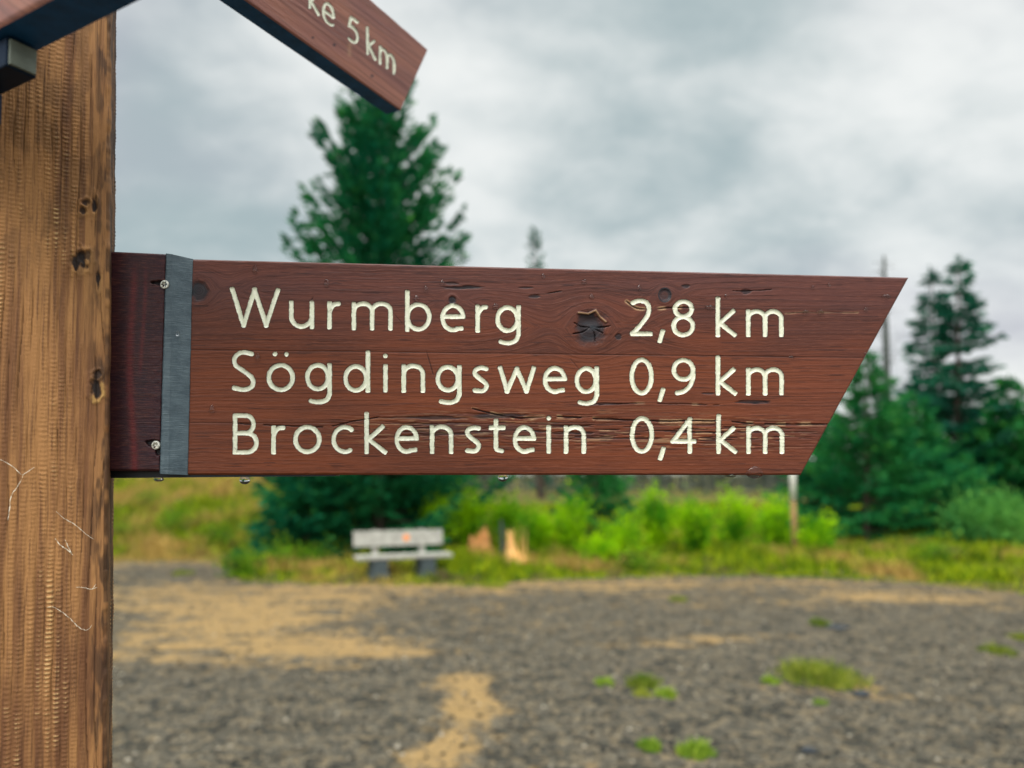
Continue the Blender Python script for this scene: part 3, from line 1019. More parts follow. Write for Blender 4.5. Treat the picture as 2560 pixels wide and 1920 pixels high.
# ------------------------------------------------------------------ stumps and pole
def stump(px, py, hpx, wpx, label, seed, mat, tall, spike=0.65):
    p = gp(px, py)
    zt = float(terr(p[0], p[1]))
    mpp = p[1] / F
    r = np.random.default_rng(seed)
    H, rad = hpx * mpp, wpx * mpp / 2
    tng = thing('tree_stump', label, 'stump', (p[0], p[1], zt))
    mb = MB()
    n, lev = 28, 9
    vs, fs = [], []
    for i in range(lev):
        k = i / (lev - 1)
        for j in range(n):
            a = j / n * 6.283
            flare = 1 + 1.1 * (1 - k) ** 3 * (0.5 + 0.5 * math.cos(3 * a + seed))
            top = H * (1 - spike + spike * max(0, math.cos(a - tall)) ** 1.5) * (0.75 + 0.5 * r.random() if i == lev - 1 else 1)
            rr_ = rad * 0.62 * flare * (0.9 + 0.2 * float(vn(a * 3, k * 4, seed))) * (1 - 0.25 * k)
            vs.append((math.cos(a) * rr_ + 0.10 * H * k * math.cos(tall), math.sin(a) * rr_, -0.05 + top * k))
    for i in range(lev - 1):
        for j in range(n):
            fs.append((i * n + j, i * n + (j + 1) % n, (i + 1) * n + (j + 1) % n, (i + 1) * n + j))
    vs.append((0, 0, H * .3))
    for j in range(n):
        fs.append(((lev - 1) * n + j, (lev - 1) * n + (j + 1) % n, len(vs) - 1))
    mb.add(vs, fs)
    mb.build('wood', mat, tng)
    sp = MB()
    for k in range(9):
        a = tall + r.normal() * .9
        b0 = np.array([math.cos(a) * rad * .4, math.sin(a) * rad * .4, H * .3])
        sp.tube([b0, b0 + np.array([r.normal() * .03, r.normal() * .03, H * (.25 + .6 * r.random())])], [.02, .003], 5)
    sp.build('splinters', mat, tng)
    rt = MB()
    for k in range(5):
        a = k * 1.256 + r.random()
        e = np.array([math.cos(a), math.sin(a), 0])
        rt.tube([e * rad * .5 + np.array([0, 0, H * .14]), e * rad * 1.1 + np.array([0, 0, H * .05]), e * rad * 1.7 + np.array([0, 0, -.05])], [.05, .04, .02], 6)
    rt.build('roots', mat, tng)


M_stumppale = plainmat('pale_splintered_wood', (0.86, 0.47, 0.17), 0.85, 0.2, 0.3, 8, 0.6, 0.02)
M_stumpdry = plainmat('dry_brown_stump_wood', (0.50, 0.24, 0.08), 0.85, 0.2, 0.35, 7, 0.6, 0.02)
stump(1296, 1412, 92, 84, 'pale orange stump split into an upright spike, right of the bench', 3, M_stumppale, math.pi * 0.85)
stump(1195, 1395, 66, 104, 'brown orange rounded stump between the bench and the split stump', 6, M_stumpdry, math.pi * .3, .30)
p = gp(1255, 1402)
tng = thing('dead_sapling', 'short grey dead stem standing beside the split stump', 'sapling', (p[0], p[1], float(terr(p[0], p[1]))))
mb = MB()
mb.tube([(0, 0, -.05), (0.01, 0, .4), (-.02, 0, .85)], [.05, .042, .02], 7)
mb.build('trunk', M_deadbark, tng)
mb = MB()
for k in range(7):
    a = k * 2.4
    mb.tube([(0, 0, .3 + .07 * k), (math.cos(a) * .14, math.sin(a) * .14, .38 + .07 * k)], [.010, .004], 5)
mb.build('twigs', M_deadbark, tng)

p = gp(1985, 1398)
zt = float(terr(p[0], p[1]))
pole = thing('marker_pole', 'slim tan wooden pole with a white painted top under the sign tip', 'pole', (p[0], p[1], zt))
zb = at_depth(1985, 1252, p[1])[2] - zt
mb = MB()
mb.tube([(0.03, 0, -.1), (0.015, 0, zb * .5), (0, 0, zb)], [.062, .06, .058], 12)
mb.build('shaft', M_polewood, pole, smooth=True)
mb = MB()
mb.tube([(0, 0, zb), (0, 0, zb + .62), (0, 0, zb + .66)], [.062, .062, .04], 12)
mb.build('white_top', M_polewhite, pole, smooth=True)

# ------------------------------------------------------------------ signpost
post_base = at_depth(275, 1190, 0.93)
signpost = thing('signpost', 'rough sawn brown wooden signpost carrying three brown direction boards', 'signpost', (post_base[0] - .05, .93, 0))
SPO = np.array(signpost.location)


def loc(P):
    return np.asarray(P) - SPO


# --- post: tube of columns around a square section, displaced
PYAW = R(26.2)
tl = np.array([-math.cos(PYAW), -math.sin(PYAW), 0])        # along the front face, to the left (and nearer)
nf = np.array([math.sin(PYAW), -math.cos(PYAW), 0])         # front normal
ns = np.array([math.cos(PYAW), math.sin(PYAW), 0])          # right side normal
Et, Eb = at_depth(279, 0, 0.848), at_depth(268, 1920, 0.848)
lean = (Et - Eb) / (Et[2] - Eb[2])
PW = 0.185
rc = 0.004
sec = []      # (offset from the front right edge, normal, tag, s)
for s in np.linspace(PW, rc, 36)[:-1]:
    sec.append((-nf * s, ns, 1, s))
for a in np.linspace(0, 90, 7):
    nn = ns * math.cos(R(a)) + nf * math.sin(R(a))
    sec.append((-ns * rc - nf * rc + nn * rc, nn, 0, 0))
for s in np.linspace(rc, PW - rc, 230)[1:]:
    sec.append((tl * s, nf, 0, s))
for s in np.linspace(rc, PW, 8):
    sec.append((tl * PW - nf * s, -ns, 2, s))
for s in np.linspace(PW - .01, .01, 8):
    sec.append((tl * s - nf * PW, -nf, 2, s))
zs = np.concatenate([np.linspace(-.1, CH - .42, 20)[:-1], np.linspace(CH - .42, CH + .62, 1000), np.linspace(CH + .62, CH + 1.15, 10)[1:]])
off = np.array([q[0] for q in sec])
nor = np.array([q[1] for q in sec])
side = np.array([q[2] for q in sec])
ss = np.array([q[3] for q in sec])
P0 = Eb[None] + (zs - Eb[2])[:, None] * lean[None]
P = P0[:, None] + off[None]
X, Y_ = project(P.reshape(-1, 3))
X = X.reshape(P.shape[:2])
Y_ = Y_.reshape(P.shape[:2])
front = (side == 0)[None] * np.ones_like(X)
Sm = np.repeat(ss[None], len(zs), 0) * 2200            # ~photo pixels across the face from the right edge
Zm = np.repeat(zs[:, None], len(ss), 1) * 2200
# saw marks: vertical ribs with horizontal ripples
wig = 26 * (fbm(Sm * 0.01, Zm * 0.003, 3, 61) - .5) + 0.012 * Zm + 20 * fbm(Sm * 0, Zm * 0.0012, 2, 3)
colph = (Sm + wig) / 19.0
colid = np.floor(colph)
cf = colph - colid
cshape = np.sin(np.pi * cf) ** 0.7
cw = vn(colid * 3.7, Zm * 0.006, 70)
rip = (0.5 + 0.5 * np.sin(Zm / 10.5 * 6.283 + colid * 1.9 + 7.0 * vn(colid * 2.2, Zm * 0.014, 81) + 0.6 * np.sin(cf * 3.1))) * (.45 + .8 * vn(colid * 1.7, Zm * .05, 83))
leftw = sstep(25, 120, Sm) * (0.30 + 0.70 * sstep(0.30, 0.62, fbm(Sm * 0.012, Zm * 0.0035, 3, 91)))
ripa = rip * leftw * (0.3 + 0.9 * cw)
hgt = 0.0006 * cshape + 0.0014 * ripa * cshape + 0.0012 * (fbm(Sm * 0.05, Zm * 0.006, 4, 95) - .5) + 0.0006 * (vn(Sm * .5, Zm * .05, 97) - .5)
ridge = np.clip(0.15 + 0.75 * ripa * cshape + 0.25 * (vn(Sm * 0.4, Zm * 0.02, 98) - .3), 0, 1)
crack = np.zeros_like(X)
knot = np.zeros_like(X)
ringa = np.zeros_like(X)
dark = np.zeros_like(X)
# dark bark-like streaks close to the right edge
edge = sstep(62, 10, Sm) * front
e1 = sstep(0.50, 0.66, fbm(Sm * 0.055, Zm * 0.012, 4, 102)) * edge
dark = np.maximum(dark, 0.75 * e1 * sstep(400, 1100, 2200 * (CH + .62) - Zm + 900 * (Y_ < 760)))
dark = np.maximum(dark, 0.6 * sstep(9, 4, Sm) * front * sstep(.35, .6, fbm(Sm * .1, Zm * .03, 3, 104)))
upper = sstep(820, 520, Y_)
dark = np.maximum(dark, 0.30 * upper * sstep(0.54, 0.66, fbm(Sm * 0.03, Zm * 0.010, 4, 107)) * front)
line = sstep(0.14, 0.04, np.abs(cf - 0.02)) * sstep(.45, .8, vn(colid * 5.1, Zm * .007, 111))
crack = np.maximum(crack, 0.40 * line * front)
hgt -= 0.0010 * line
for kx, ky, rx, ry in ((240, 974, 15, 24), (214, 505, 11, 10), (206, 528, 10, 11), (197, 652, 26, 26), (236, 512, 8, 22), (243, 935, 12, 10), (212, 640, 14, 14), (246, 700, 6, 28)):
    dd = np.hypot((X - kx) / rx, (Y_ - ky) / ry) + 1.3 * (fbm(X * .10, Y_ * .06, 4, int(kx)) - .5)
    k_ = sstep(1.05, 0.6, dd) * front
    knot = np.maximum(knot, k_ * (0.96 if ry > 20 or rx > 20 else 0.75))
    ringa = np.maximum(ringa, (0.85 * sstep(1.75, 1.2, dd) * (1 - k_) * front) * sstep(-0.4, 0.6, (X - kx) / rx + (Y_ - ky) / ry) * (1.0 if ky == 974 else 0.2))
    hgt += front * (0.0010 * np.exp(-((dd - 1.25) / 0.35) ** 2) - 0.0013 * k_)
# the right side face: rough, dark
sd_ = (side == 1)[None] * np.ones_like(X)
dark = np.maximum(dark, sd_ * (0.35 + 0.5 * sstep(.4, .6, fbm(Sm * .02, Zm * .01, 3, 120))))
hgt += sd_ * 0.0025 * (fbm(Sm * .03, Zm * .02, 4, 121) - .5)
hgt -= 0.0016 * (1 - sstep(3, 9, Sm)) * front * vn(Zm * .05, Zm * 0, 130)
V = loc((P + nor[None] * hgt[..., None]).reshape(-1, 3))
nc, nr = len(sec), len(zs)
ii = np.arange(nr - 1)[:, None] * nc + np.arange(nc)[None]
jj = np.arange(nr - 1)[:, None] * nc + (np.arange(nc)[None] + 1) % nc
Q = np.stack([ii, jj, jj + nc, ii + nc], -1).reshape(-1, 4)
cap = np.array([(nr - 1) * nc + np.arange(nc)])
post = link('post', mesh_np('post', V, [Q, cap], M_post, {'ridge': ridge, 'crack': crack, 'knot': knot, 'dark': dark, 'ring': ringa}, smooth=True), signpost)

# ------------------------------------------------------------------ lettering strokes (router grooves with round ends)


def arc(cx, cy, rx, ry, a0, a1, n=28):
    return [(cx + rx * math.cos(R(a)), cy - ry * math.sin(R(a))) for a in np.linspace(a0, a1, n)]


def spl(pts, n=8):
    """Catmull-Rom through points"""
    p = [pts[0]] + list(pts) + [pts[-1]]
    o = []
    for i in range(1, len(p) - 2):
        for k in range(n):
            t_ = k / n
            o.append(tuple(0.5 * (2 * p[i][j] + (p[i + 1][j] - p[i - 1][j]) * t_ + (2 * p[i - 1][j] - 5 * p[i][j] + 4 * p[i + 1][j] - p[i + 2][j]) * t_ ** 2 +
                                  (3 * p[i][j] - p[i - 1][j] - 3 * p[i + 1][j] + p[i + 2][j]) * t_ ** 3) for j in (0, 1)))
    return o + [pts[-1]]


def g_n(x0, x1, top, base):
    rx = (x1 - x0) / 2
    return [[(x0, top), (x0, base)], [(x0, top + rx * .95)] + arc((x0 + x1) / 2, top + rx * .80, rx, rx * .84, 165, 0) + [(x1, base)]]


def g_m(x0, x1, x2, top, base):
    return g_n(x0, x1, top, base) + g_n(x1, x2, top, base)[1:]


def g_o(cx, cy, rx, ry):
    return [arc(cx, cy, rx, ry, 0, 360, 48)]


def g_e(cx, cy, rx, ry, bar, endx):
    return [[(cx - rx, bar), (cx + rx, bar)] + arc(cx, cy, rx, ry, math.degrees(math.asin((cy - bar) / ry)), 296, 40) + [(endx, cy + ry * .86)]]


def g_g(cx, cy, rx, ry, sx, top, tail, tx):
    return [arc(cx, cy, rx, ry, 0, 360, 48), [(sx, top), (sx, tail - 46)] + spl([(sx, tail - 46), (sx - 14, tail - 14), (sx - 46, tail), (tx + 25, tail), (tx, tail - 6)])]


def g_r(x, top, base, ex):
    return [[(x, top), (x, base)], spl([(x, top + 48), (x + 10, top + 22), (x + 28, top + 4), (ex, top)])]


def g_k(x, top, base, jx, jt, jm, ex):
    return [[(x, top), (x, base)], [(jx, jt), (x + 11, jm), (ex, base)]]


Z4 = lambda q: [(540 + x / 2.212, 660 + y / 2.212) for x, y in q]
Z5 = lambda q: [(1340 + x / 2.212, 660 + y / 2.212) for x, y in q]
w1 = [[(90, 140), (152, 338), (213, 142), (277, 338), (341, 146)]]
w1 += [[(416, 213), (416, 285)] + arc(472, 287, 56, 58, 180, 350) , [(530, 215), (530, 347)]]
w1 += g_r(628, 219, 348, 680)
w1 += g_m(762, 863, 965, 221, 354)
w1 += [[(1058, 156), (1058, 362)]] + g_o(1119, 292, 60, 68)
w1 += g_e(1310, 297, 57, 67, 290, 1356)
w1 += g_r(1447, 237, 366, 1494)
w1 += g_g(1612, 304, 55, 64, 1673, 240, 435, 1572)
w2 = [spl([(198, 497), (165, 489), (128, 494), (102, 522), (108, 558), (146, 588), (190, 620), (206, 652), (192, 682), (150, 694), (95, 684)])]
w2 += g_o(358, 627, 66, 68) + [[(326, 497), (327, 497)], [(389, 498), (390, 498)]]
w2 += g_g(562, 625, 57, 66, 628, 560, 762, 523)
w2 += g_o(773, 632, 57, 66) + [[(840, 490), (840, 698)]]
w2 += [[(937, 566), (937, 698)], [(937, 508), (938, 508)]]
w2 += g_n(1038, 1144, 565, 699)
w2 += g_g(1282, 633, 55, 64, 1346, 570, 765, 1243)
w2 += [spl([(1495, 579), (1466, 573), (1437, 585), (1432, 608), (1460, 634), (1492, 660), (1494, 684), (1472, 702), (1428, 698)])]
w2 += [[(1572, 575), (1610, 702), (1664, 580), (1717, 702), (1757, 577)]]
w2 += g_e(1874, 641, 54, 65, 635, 1916)
w2 += g_g(2048, 642, 52, 64, 2106, 577, 770, 2010)
w3 = [[(105, 838), (105, 1041), (170, 1041)] + arc(172, 988, 51, 53, 270, 450) + [(105, 935)], [(105, 838), (160, 838)] + arc(163, 886, 44, 48, 90, -90)]
w3 += g_r(318, 905, 1040, 374)
w3 += g_o(505, 970, 66, 68)
w3 += [arc(712, 970, 62, 68, 52, 306, 36)]
w3 += g_k(833, 831, 1039, 920, 900, 969, 933)
w3 += g_e(1055, 970, 55, 67, 964, 1101)
w3 += g_n(1195, 1300, 902, 1038)
w3 += [spl([(1452, 908), (1424, 905), (1396, 916), (1391, 940), (1418, 966), (1449, 992), (1451, 1016), (1430, 1034), (1387, 1031)])]
w3 += [[(1548, 868), (1548, 1000)] + spl([(1548, 1000), (1553, 1024), (1583, 1034)]), [(1521, 905), (1588, 905)]]
w3 += g_e(1706, 970, 52, 67, 964, 1750)
w3 += [[(1840, 903), (1840, 1036)], [(1840, 852), (1841, 852)]]
w3 += g_n(1936, 2034, 904, 1036)
k1 = [spl([(536, 214), (572, 203), (608, 212), (625, 245), (616, 285), (580, 335), (533, 386)]), [(533, 386), (632, 386)], [(700, 374), (686, 424)]]
k1 += g_o(815, 248, 46, 41) + g_o(814, 342, 53, 50)
k1 += g_k(1006, 194, 391, 1090, 262, 326, 1098) + g_m(1174, 1267, 1357, 264, 391)
k2 = g_o(584, 622, 54, 92) + [[(701, 697), (686, 750)]]
k2 += g_o(815, 585, 53, 53) + [spl([(868, 585), (868, 625), (852, 672), (820, 702), (777, 714)])]
k2 += g_k(1006, 517, 714, 1090, 586, 650, 1098) + g_m(1174, 1267, 1358, 586, 714)
k3 = g_o(586, 945, 54, 91) + [[(704, 1023), (688, 1073)]]
k3 += [[(850, 1036), (850, 860), (757, 980), (874, 980)]]
k3 += g_k(1009, 842, 1037, 1090, 909, 973, 1100) + g_m(1175, 1267, 1360, 909, 1037)
LINES = [[Z(s) for s in w] for Z, w in ((Z4, w1), (Z5, k1), (Z4, w2), (Z5, k2), (Z4, w3), (Z5, k3))]


def stroke_dist(X, Y, strokes, hw, margin=14):
    D = np.full(X.shape, 99.0)
    for s in strokes:
        s = np.array(s)
        lo = s.min(0) - hw - margin
        hi = s.max(0) + hw + margin
        msk = (X > lo[0]) & (X < hi[0]) & (Y > lo[1]) & (Y < hi[1])
        if not msk.any():
            continue
        x, y = X[msk], Y[msk]
        d = np.full(x.shape, 99.0)
        for (ax_, ay), (bx_, by) in zip(s[:-1], s[1:]):
            vx, vy = bx_ - ax_, by - ay
            l2 = vx * vx + vy * vy + 1e-9
            t_ = np.clip(((x - ax_) * vx + (y - ay) * vy) / l2, 0, 1)
            l_ = math.sqrt(l2)
            al = ((x - ax_) * vx + (y - ay) * vy) / l_
            e_ = np.maximum(0, np.maximum(-al, al - l_))
            p_ = np.abs((x - ax_) * vy - (y - ay) * vx) / l_ if l_ > 4 else np.hypot(x - ax_, y - ay)
            d = np.minimum(d, (e_ ** 4 + p_ ** 4) ** 0.25 if l_ > 4 else p_)
        D[msk] = np.minimum(D[msk], d)
    return D


def poly_dist(X, Y, pts):
    return stroke_dist(X, Y, [pts], 0, 14)


def relief_board(name, corners, en, thick, cols, rows, lines, hw, mpp, feat, mat, parent, edge_mat, letter_labels, depth=0.0012):
    """board whose face is a fine relief: grooves, cracks and knots are real dents; corners TL TR BR BL (world)"""
    TL, TR, BR, BL = [np.array(c) for c in corners]
    s = np.linspace(0, 1, cols)[None, :, None]
    t_ = np.linspace(0, 1, rows)[:, None, None]
    P = (BL * (1 - s) + BR * s) * (1 - t_) + (TL * (1 - s) + TR * s) * t_
    ex = (BR - BL) / np.linalg.norm(BR - BL)
    ez = np.array([0, 0, 1.0])
    pj = lambda P: [a.reshape(P.shape[:2]) for a in project(P.reshape(-1, 3))]
    X, Y = pj(P)
    sds = []
    for ln in lines:
        d = stroke_dist(X, Y, ln, hw)
        sds.append(d - hw - 0.9 * (fbm(X * .32, Y * .32, 2, 200) - .5))
    sd_ = np.minimum.reduce(sds) if sds else np.full(X.shape, 99.0)
    # pull the vertices next to the groove edge onto it
    if sds:
        gyx = np.gradient(sd_, axis=1) / np.maximum(np.abs(np.gradient(X, axis=1)), 1e-6)
        gyy = np.gradient(sd_, axis=0) / np.gradient(Y, axis=0)
        cell = abs(X[rows // 2, cols // 2 + 1] - X[rows // 2, cols // 2])
        snap = (np.abs(sd_) < 0.62 * cell) & (sd_ < 50)
        mv = np.where(snap, -sd_, 0)
        mv = np.clip(mv, -cell * .6, cell * .6)
        P = P + ex * (mv * gyx * mpp)[..., None] - ez * (mv * gyy * mpp)[..., None]
        sd2 = np.where(snap, 0, sd_)
    else:
        sd2 = sd_
    D, A = feat(X, Y)
    # rounded, slightly ragged arris
    si = np.linspace(0, 1, cols)[None] * np.linalg.norm(BR - BL)
    tj = np.linspace(0, 1, rows)[:, None] * np.linalg.norm(TL - BL)
    ed = np.minimum(np.minimum(si, si.max() - si), np.minimum(tj, tj.max() - tj)) + 0.0010 * (fbm(X * .06, Y * .06, 3, 210) - .5)
    D = D - 0.0022 * sstep(0.0026, 0.0, ed) ** 2
    groove = -depth * np.clip(sstep(0.4, -2.6, sd_) + .25 * sstep(-2, -hw, sd_), 0, 1.3)
    lip = sstep(-1.5, -3.0, sd_)
    D = D * (1 - 0.8 * lip) + groove
    A['crack'] = np.clip(np.maximum(A['crack'], 0.55 * sstep(1.8, 0.4, np.abs(sd_ - 0.6)) * sstep(.3, .6, fbm(X * .1, Y * .1, 2, 220))), 0, 1)  # broken dark outline just outside the letters
    V = (P + en[None, None] * D[..., None]).reshape(-1, 3)
    i = np.arange(rows - 1)[:, None] * cols + np.arange(cols - 1)[None]
    Q = np.stack([i, i + 1, i + cols + 1, i + cols], -1).reshape(-1, 4)
    fm = sd2.ravel()[Q].mean(1) < 0
    QB = Q[~fm]
    # shell: sides and back
    bn = np.array([(0, k) for k in range(cols)])
    idx = np.arange(rows * cols).reshape(rows, cols)
    ringi = np.concatenate([idx[0, :], idx[1:, -1], idx[-1, -2::-1], idx[-2:0:-1, 0]])
    nv = len(V)
    back = V[ringi] - en * thick
    Vb = np.concatenate([V, V[ringi], back])
    n = len(ringi)
    k = np.arange(n)
    sides = np.stack([nv + k, nv + n + k, nv + n + (k + 1) % n, nv + (k + 1) % n], -1)
    bc = [nv + n + 0, nv + n + cols - 1, nv + n + cols - 1 + rows - 1, nv + n + 2 * cols - 2 + rows - 1]
    bq = np.array([bc[::-1]])
    full = {q: np.concatenate([a.ravel(), a.ravel()[ringi], a.ravel()[ringi]]) for q, a in A.items()}
    used = np.unique(np.concatenate([QB.ravel(), np.arange(nv, len(Vb))]))
    remap = np.zeros(len(Vb), int)
    remap[used] = np.arange(len(used))
    mi = np.concatenate([np.zeros(len(QB)), np.ones(len(sides) + 1)])
    me = mesh_np(name, loc(Vb[used]), [remap[QB], remap[sides], remap[bq]], [mat, edge_mat], {q: a[used] for q, a in full.items()}, midx=mi)
    sm = np.concatenate([np.ones(len(QB), bool), np.zeros(len(sides) + 1, bool)])
    me.polygons.foreach_set('use_smooth', sm)
    bo = link(name, me, parent)
    if sds:
        which = np.argmin(np.stack([q.ravel()[Q].mean(1) for q in sds]), 0)
        for li, lab in enumerate(letter_labels):
            QL = Q[fm & (which == li)]
            u = np.unique(QL)
            rm = np.zeros(nv, int)
            rm[u] = np.arange(len(u))
            rim = sstep(-1.9, -0.3, sd_.ravel()[u]) * sstep(.35, .6, fbm(X.ravel()[u] * .09, Y.ravel()[u] * .09, 3, 230))
            lo_ = link('lettering', mesh_np('lettering', loc(V[u]), [rm[QL]], M_letter, {'rim': rim}, smooth=True), bo)
            lo_['label'] = lab
    return bo


# --- the large board
AY = R(5.84)
tb = np.array([math.cos(AY), math.sin(AY), 0])
nb = np.array([math.sin(AY), -math.cos(AY), 0])
A0 = at_depth(481, 1190, 0.891)


def bpx(x, y, off=0.0):
    return on_plane(x, y, A0 + nb * off, nb)


def zz4(x, y):
    return 540 + x / 2.212, 660 + y / 2.212


def zz5(x, y):
    return 1340 + x / 2.212, 660 + y / 2.212


def crackline(X, Y, pts, w, A, D, depth=0.0012, k=0.9, pale=0.0):
    pts = spl(pts, 6) if len(pts) > 2 else pts
    d = poly_dist(X, Y + 2.2 * (fbm(X * .06, X * 0, 3, 300) - .5), pts)
    brk = sstep(.28, .5, vn(X * .035, Y * .02, int(pts[0][0]) % 50))
    c = sstep(w, w * .35, d) * brk
    A['crack'] = np.maximum(A['crack'], k * c)
    if pale:
        A['pale'] = np.maximum(A['pale'], pale * sstep(w * 1.2, w * .5, np.abs(d - w * 1.2)) * brk * sstep(.45, .7, vn(X * .05, Y * .05, 33)))
    D -= depth * c


def board_feat(X, Y):
    D = np.zeros_like(X)
    A = {k: np.zeros_like(X) for k in ('crack', 'knot', 'pale')}
    y1 = 875 + (X - 540) * 0.012                  # glue lines between the three planks
    y2 = 1057 + (X - 540) * 0.004
    pl = np.where(Y < y1, 1.05, np.where(Y < y2, 2.55, 3.40))
    g = Y + 10 * (fbm(X * 0.0035, Y * 0.006, 3, 140) - .5) + 3 * (fbm(X * .02, Y * .03, 2, 141) - .5)
    # grain bending round the knots
    for (kx, ky), rx, ry, w, own in ((zz5(300, 350), 42, 46, 130, 1), (zz5(712, 172), 15, 17, 46, 1), (zz4(1305, 200), 11, 12, 40, 1), ((496, 726), 26, 30, 92, 1), (zz4(1160, 905), 36, 17, 105, 0), (zz4(1350, 960), 40, 26, 80, 0)):
        dx, dy = (X - kx), (Y - ky)
        e = np.hypot(dx / (rx / ry), dy)
        wgt = np.exp(-(e / (w * .50)) ** 2)
        sp_ = np.sign(dy) * np.sqrt(dy * dy + (ry * 1.25) ** 2 * np.exp(-(dx / w) ** 2)) + ky
        push = np.where(np.sign(dy) == 0, dy, sp_)
        ring = ky + np.where(dy >= 0, 1, -1) * e
        g2 = ring * 1.0
        inside = np.exp(-(e / (ry * 1.9)) ** 4)
        soft = np.exp(-(dx / w) ** 2) * np.exp(-(dy / (w * .75)) ** 2)
        g = g * (1 - soft) + (ky + np.sign(dy + 1e-6) * np.hypot(dy, 0.0) + np.sign(dy + 1e-6) * (e - np.abs(dy)) * .85) * soft
        if own:
            ee = np.hypot(dx / rx, dy / ry) + 0.75 * (fbm(X * .05, Y * .05, 4, int(kx)) - .5)
            kk = sstep(1.10, 0.62, ee)
            D += 0.0004 * np.exp(-((ee - 1.15) / .35) ** 2) - 0.0010 * kk
            A['knot'] = np.maximum(A['knot'], 0.93 * kk)
    # big knot: star checks, torn lip
    kx, ky = zz5(300, 350)
    for a, ln in ((10, 80), (95, 42), (160, 44), (205, 50), (-75, 46), (-30, 38)):
        p1 = (kx + math.cos(R(a)) * ln, ky - math.sin(R(a)) * ln * .8)
        crackline(X, Y, [(kx - 2, ky), ((kx + p1[0]) / 2 + 6 * math.sin(a * 2.), (ky + p1[1]) / 2 - 4 * math.cos(a)), p1], 2.2, A, D, 0.0022, .9)
    lipd = poly_dist(X, Y, [zz5(235, 270), zz5(290, 275), zz5(330, 258), zz5(352, 290), zz5(385, 320)])
    A['pale'] = np.maximum(A['pale'], 0.75 * sstep(2.6, 1.2, lipd))
    D += 0.0016 * sstep(4, 1, lipd)
    sh = np.exp(-(((X - zz5(300, 300)[0]) / 26) ** 2 + ((Y - zz5(300, 310)[1]) / 13) ** 2))
    D -= 0.0022 * sh
    A['knot'] *= 0.80 + 0.32 * fbm(X * .05, Y * .09, 4, 77)
    A['knot'] *= 1 - 0.9 * sstep(2.6, 1.2, lipd)
    # eye of the little knot
    e = np.hypot(X - zz5(712, 172)[0], (Y - zz5(712, 172)[1]) * .9)
    A['knot'] = np.maximum(A['knot'] * (1 - .5 * sstep(11, 8, e)), 0.95 * sstep(2.5, 1.2, np.abs(e - 15)))
    # glue lines
    for yl, k in ((y1, .75), (y2, .55)):
        c = sstep(1.7, .5, np.abs(Y - yl - 1.2 * (fbm(X * .01, X * 0, 2, 150) - .5))) * (0.45 + .55 * vn(X * .012, X * 0, 151))
        A['crack'] = np.maximum(A['crack'], k * c)
        D -= 0.0006 * c
    # weather checks
    crackline(X, Y, [zz4(0, 878), zz4(330, 892), zz4(600, 900), zz4(760, 870), zz4(900, 850)], 2.0, A, D, .0014, .9)
    crackline(X, Y, [zz5(-350, 800), zz5(-120, 850), zz5(120, 845), zz5(400, 858), zz5(700, 868), zz5(1000, 868), zz5(1240, 884), zz5(1650, 886)], 2.4, A, D, .0018, 1.0, .8)
    crackline(X, Y, [zz5(350, 780), zz5(560, 770), zz5(800, 775), zz5(1010, 780)], 1.6, A, D, .001, .8, .6)
    crackline(X, Y, [zz5(0, 172), zz5(110, 155), zz5(240, 140)], 1.8, A, D, .0012, .9)
    crackline(X, Y, [zz5(420, 328), zz5(470, 324), zz5(560, 316)], 1.8, A, D, .0012, .9)
    crackline(X, Y, [zz5(500, 205), zz5(560, 245), zz5(650, 248), zz5(750, 240), zz5(870, 245)], 2.4, A, D, .0014, .85, .8)
    crackline(X, Y, [zz5(1090, 150), zz5(1160, 150), zz5(1300, 142)], 1.8, A, D, .001, .8)
    crackline(X, Y, [zz5(1380, 275), zz5(1480, 268), zz5(1780, 268)], 1.1, A, D, .0006, .6, .4)
    crackline(X, Y, [zz4(1150, 445), zz4(1180, 540), zz4(1205, 625)], 1.4, A, D, .0008, .8)
    crackline(X, Y, [zz4(512, 383), zz4(528, 400), zz4(545, 432)], 1.4, A, D, .0008, .8)
    crackline(X, Y, [zz4(1400, 700), zz4(1470, 610), zz4(1500, 530), zz4(1620, 512)], 1.0, A, D, .0006, .6)
    crackline(X, Y, [zz4(538, 140), zz4(542, 170), zz4(528, 198)], 2.2, A, D, .001, .9)
    crackline(X, Y, [zz4(970, 260), zz4(1040, 340)], 1.0, A, D, .0005, .6)
    crackline(X, Y, [zz4(1960, 525), zz4(2005, 580)], 1.0, A, D, .0005, .6)
    # scars
    for (sx, sy), rx, ry, k in ((zz4(1360, 130), 62, 6, .85), (zz4(1300, 108), 24, 5, .6), (zz4(1720, 130), 22, 3, .6), (zz4(1760, 180), 16, 5, .7), (zz5(1205, 764), 48, 6.5, .95), (zz5(955, 716), 20, 3, .6),
                                 (zz5(1160, 152), 14, 9, .55), (zz5(455, 402), 8, 8, .6), (zz5(830, 125), 12, 5, .5), (zz4(1180, 850), 120, 5, .5), (zz4(1560, 840), 90, 7, .55), (zz5(360, 775), 60, 4, .5)):
        ee = np.hypot((X - sx) / rx, (Y - sy) / ry) + 0.9 * (fbm(X * .03, Y * .25, 3, int(sx)) - .5)
        kk = sstep(1.0, .6, ee)
        A['crack'] = np.maximum(A['crack'], k * kk * sstep(.3, .55, vn(X * .05, Y * .5, 160)))
        A['knot'] = np.maximum(A['knot'], .6 * kk)
        D -= 0.0007 * kk
    # field of short pale and dark splinters along the lower glue line
    band = np.exp(-((Y - 1078 - 8 * np.sin(X * .004)) / 34) ** 2) * sstep(620, 1000, X) * (0.45 + .55 * sstep(900, 1250, X)) * sstep(2120, 1900, X)
    sp1 = fbm(X * .016, Y * .30, 3, 170)
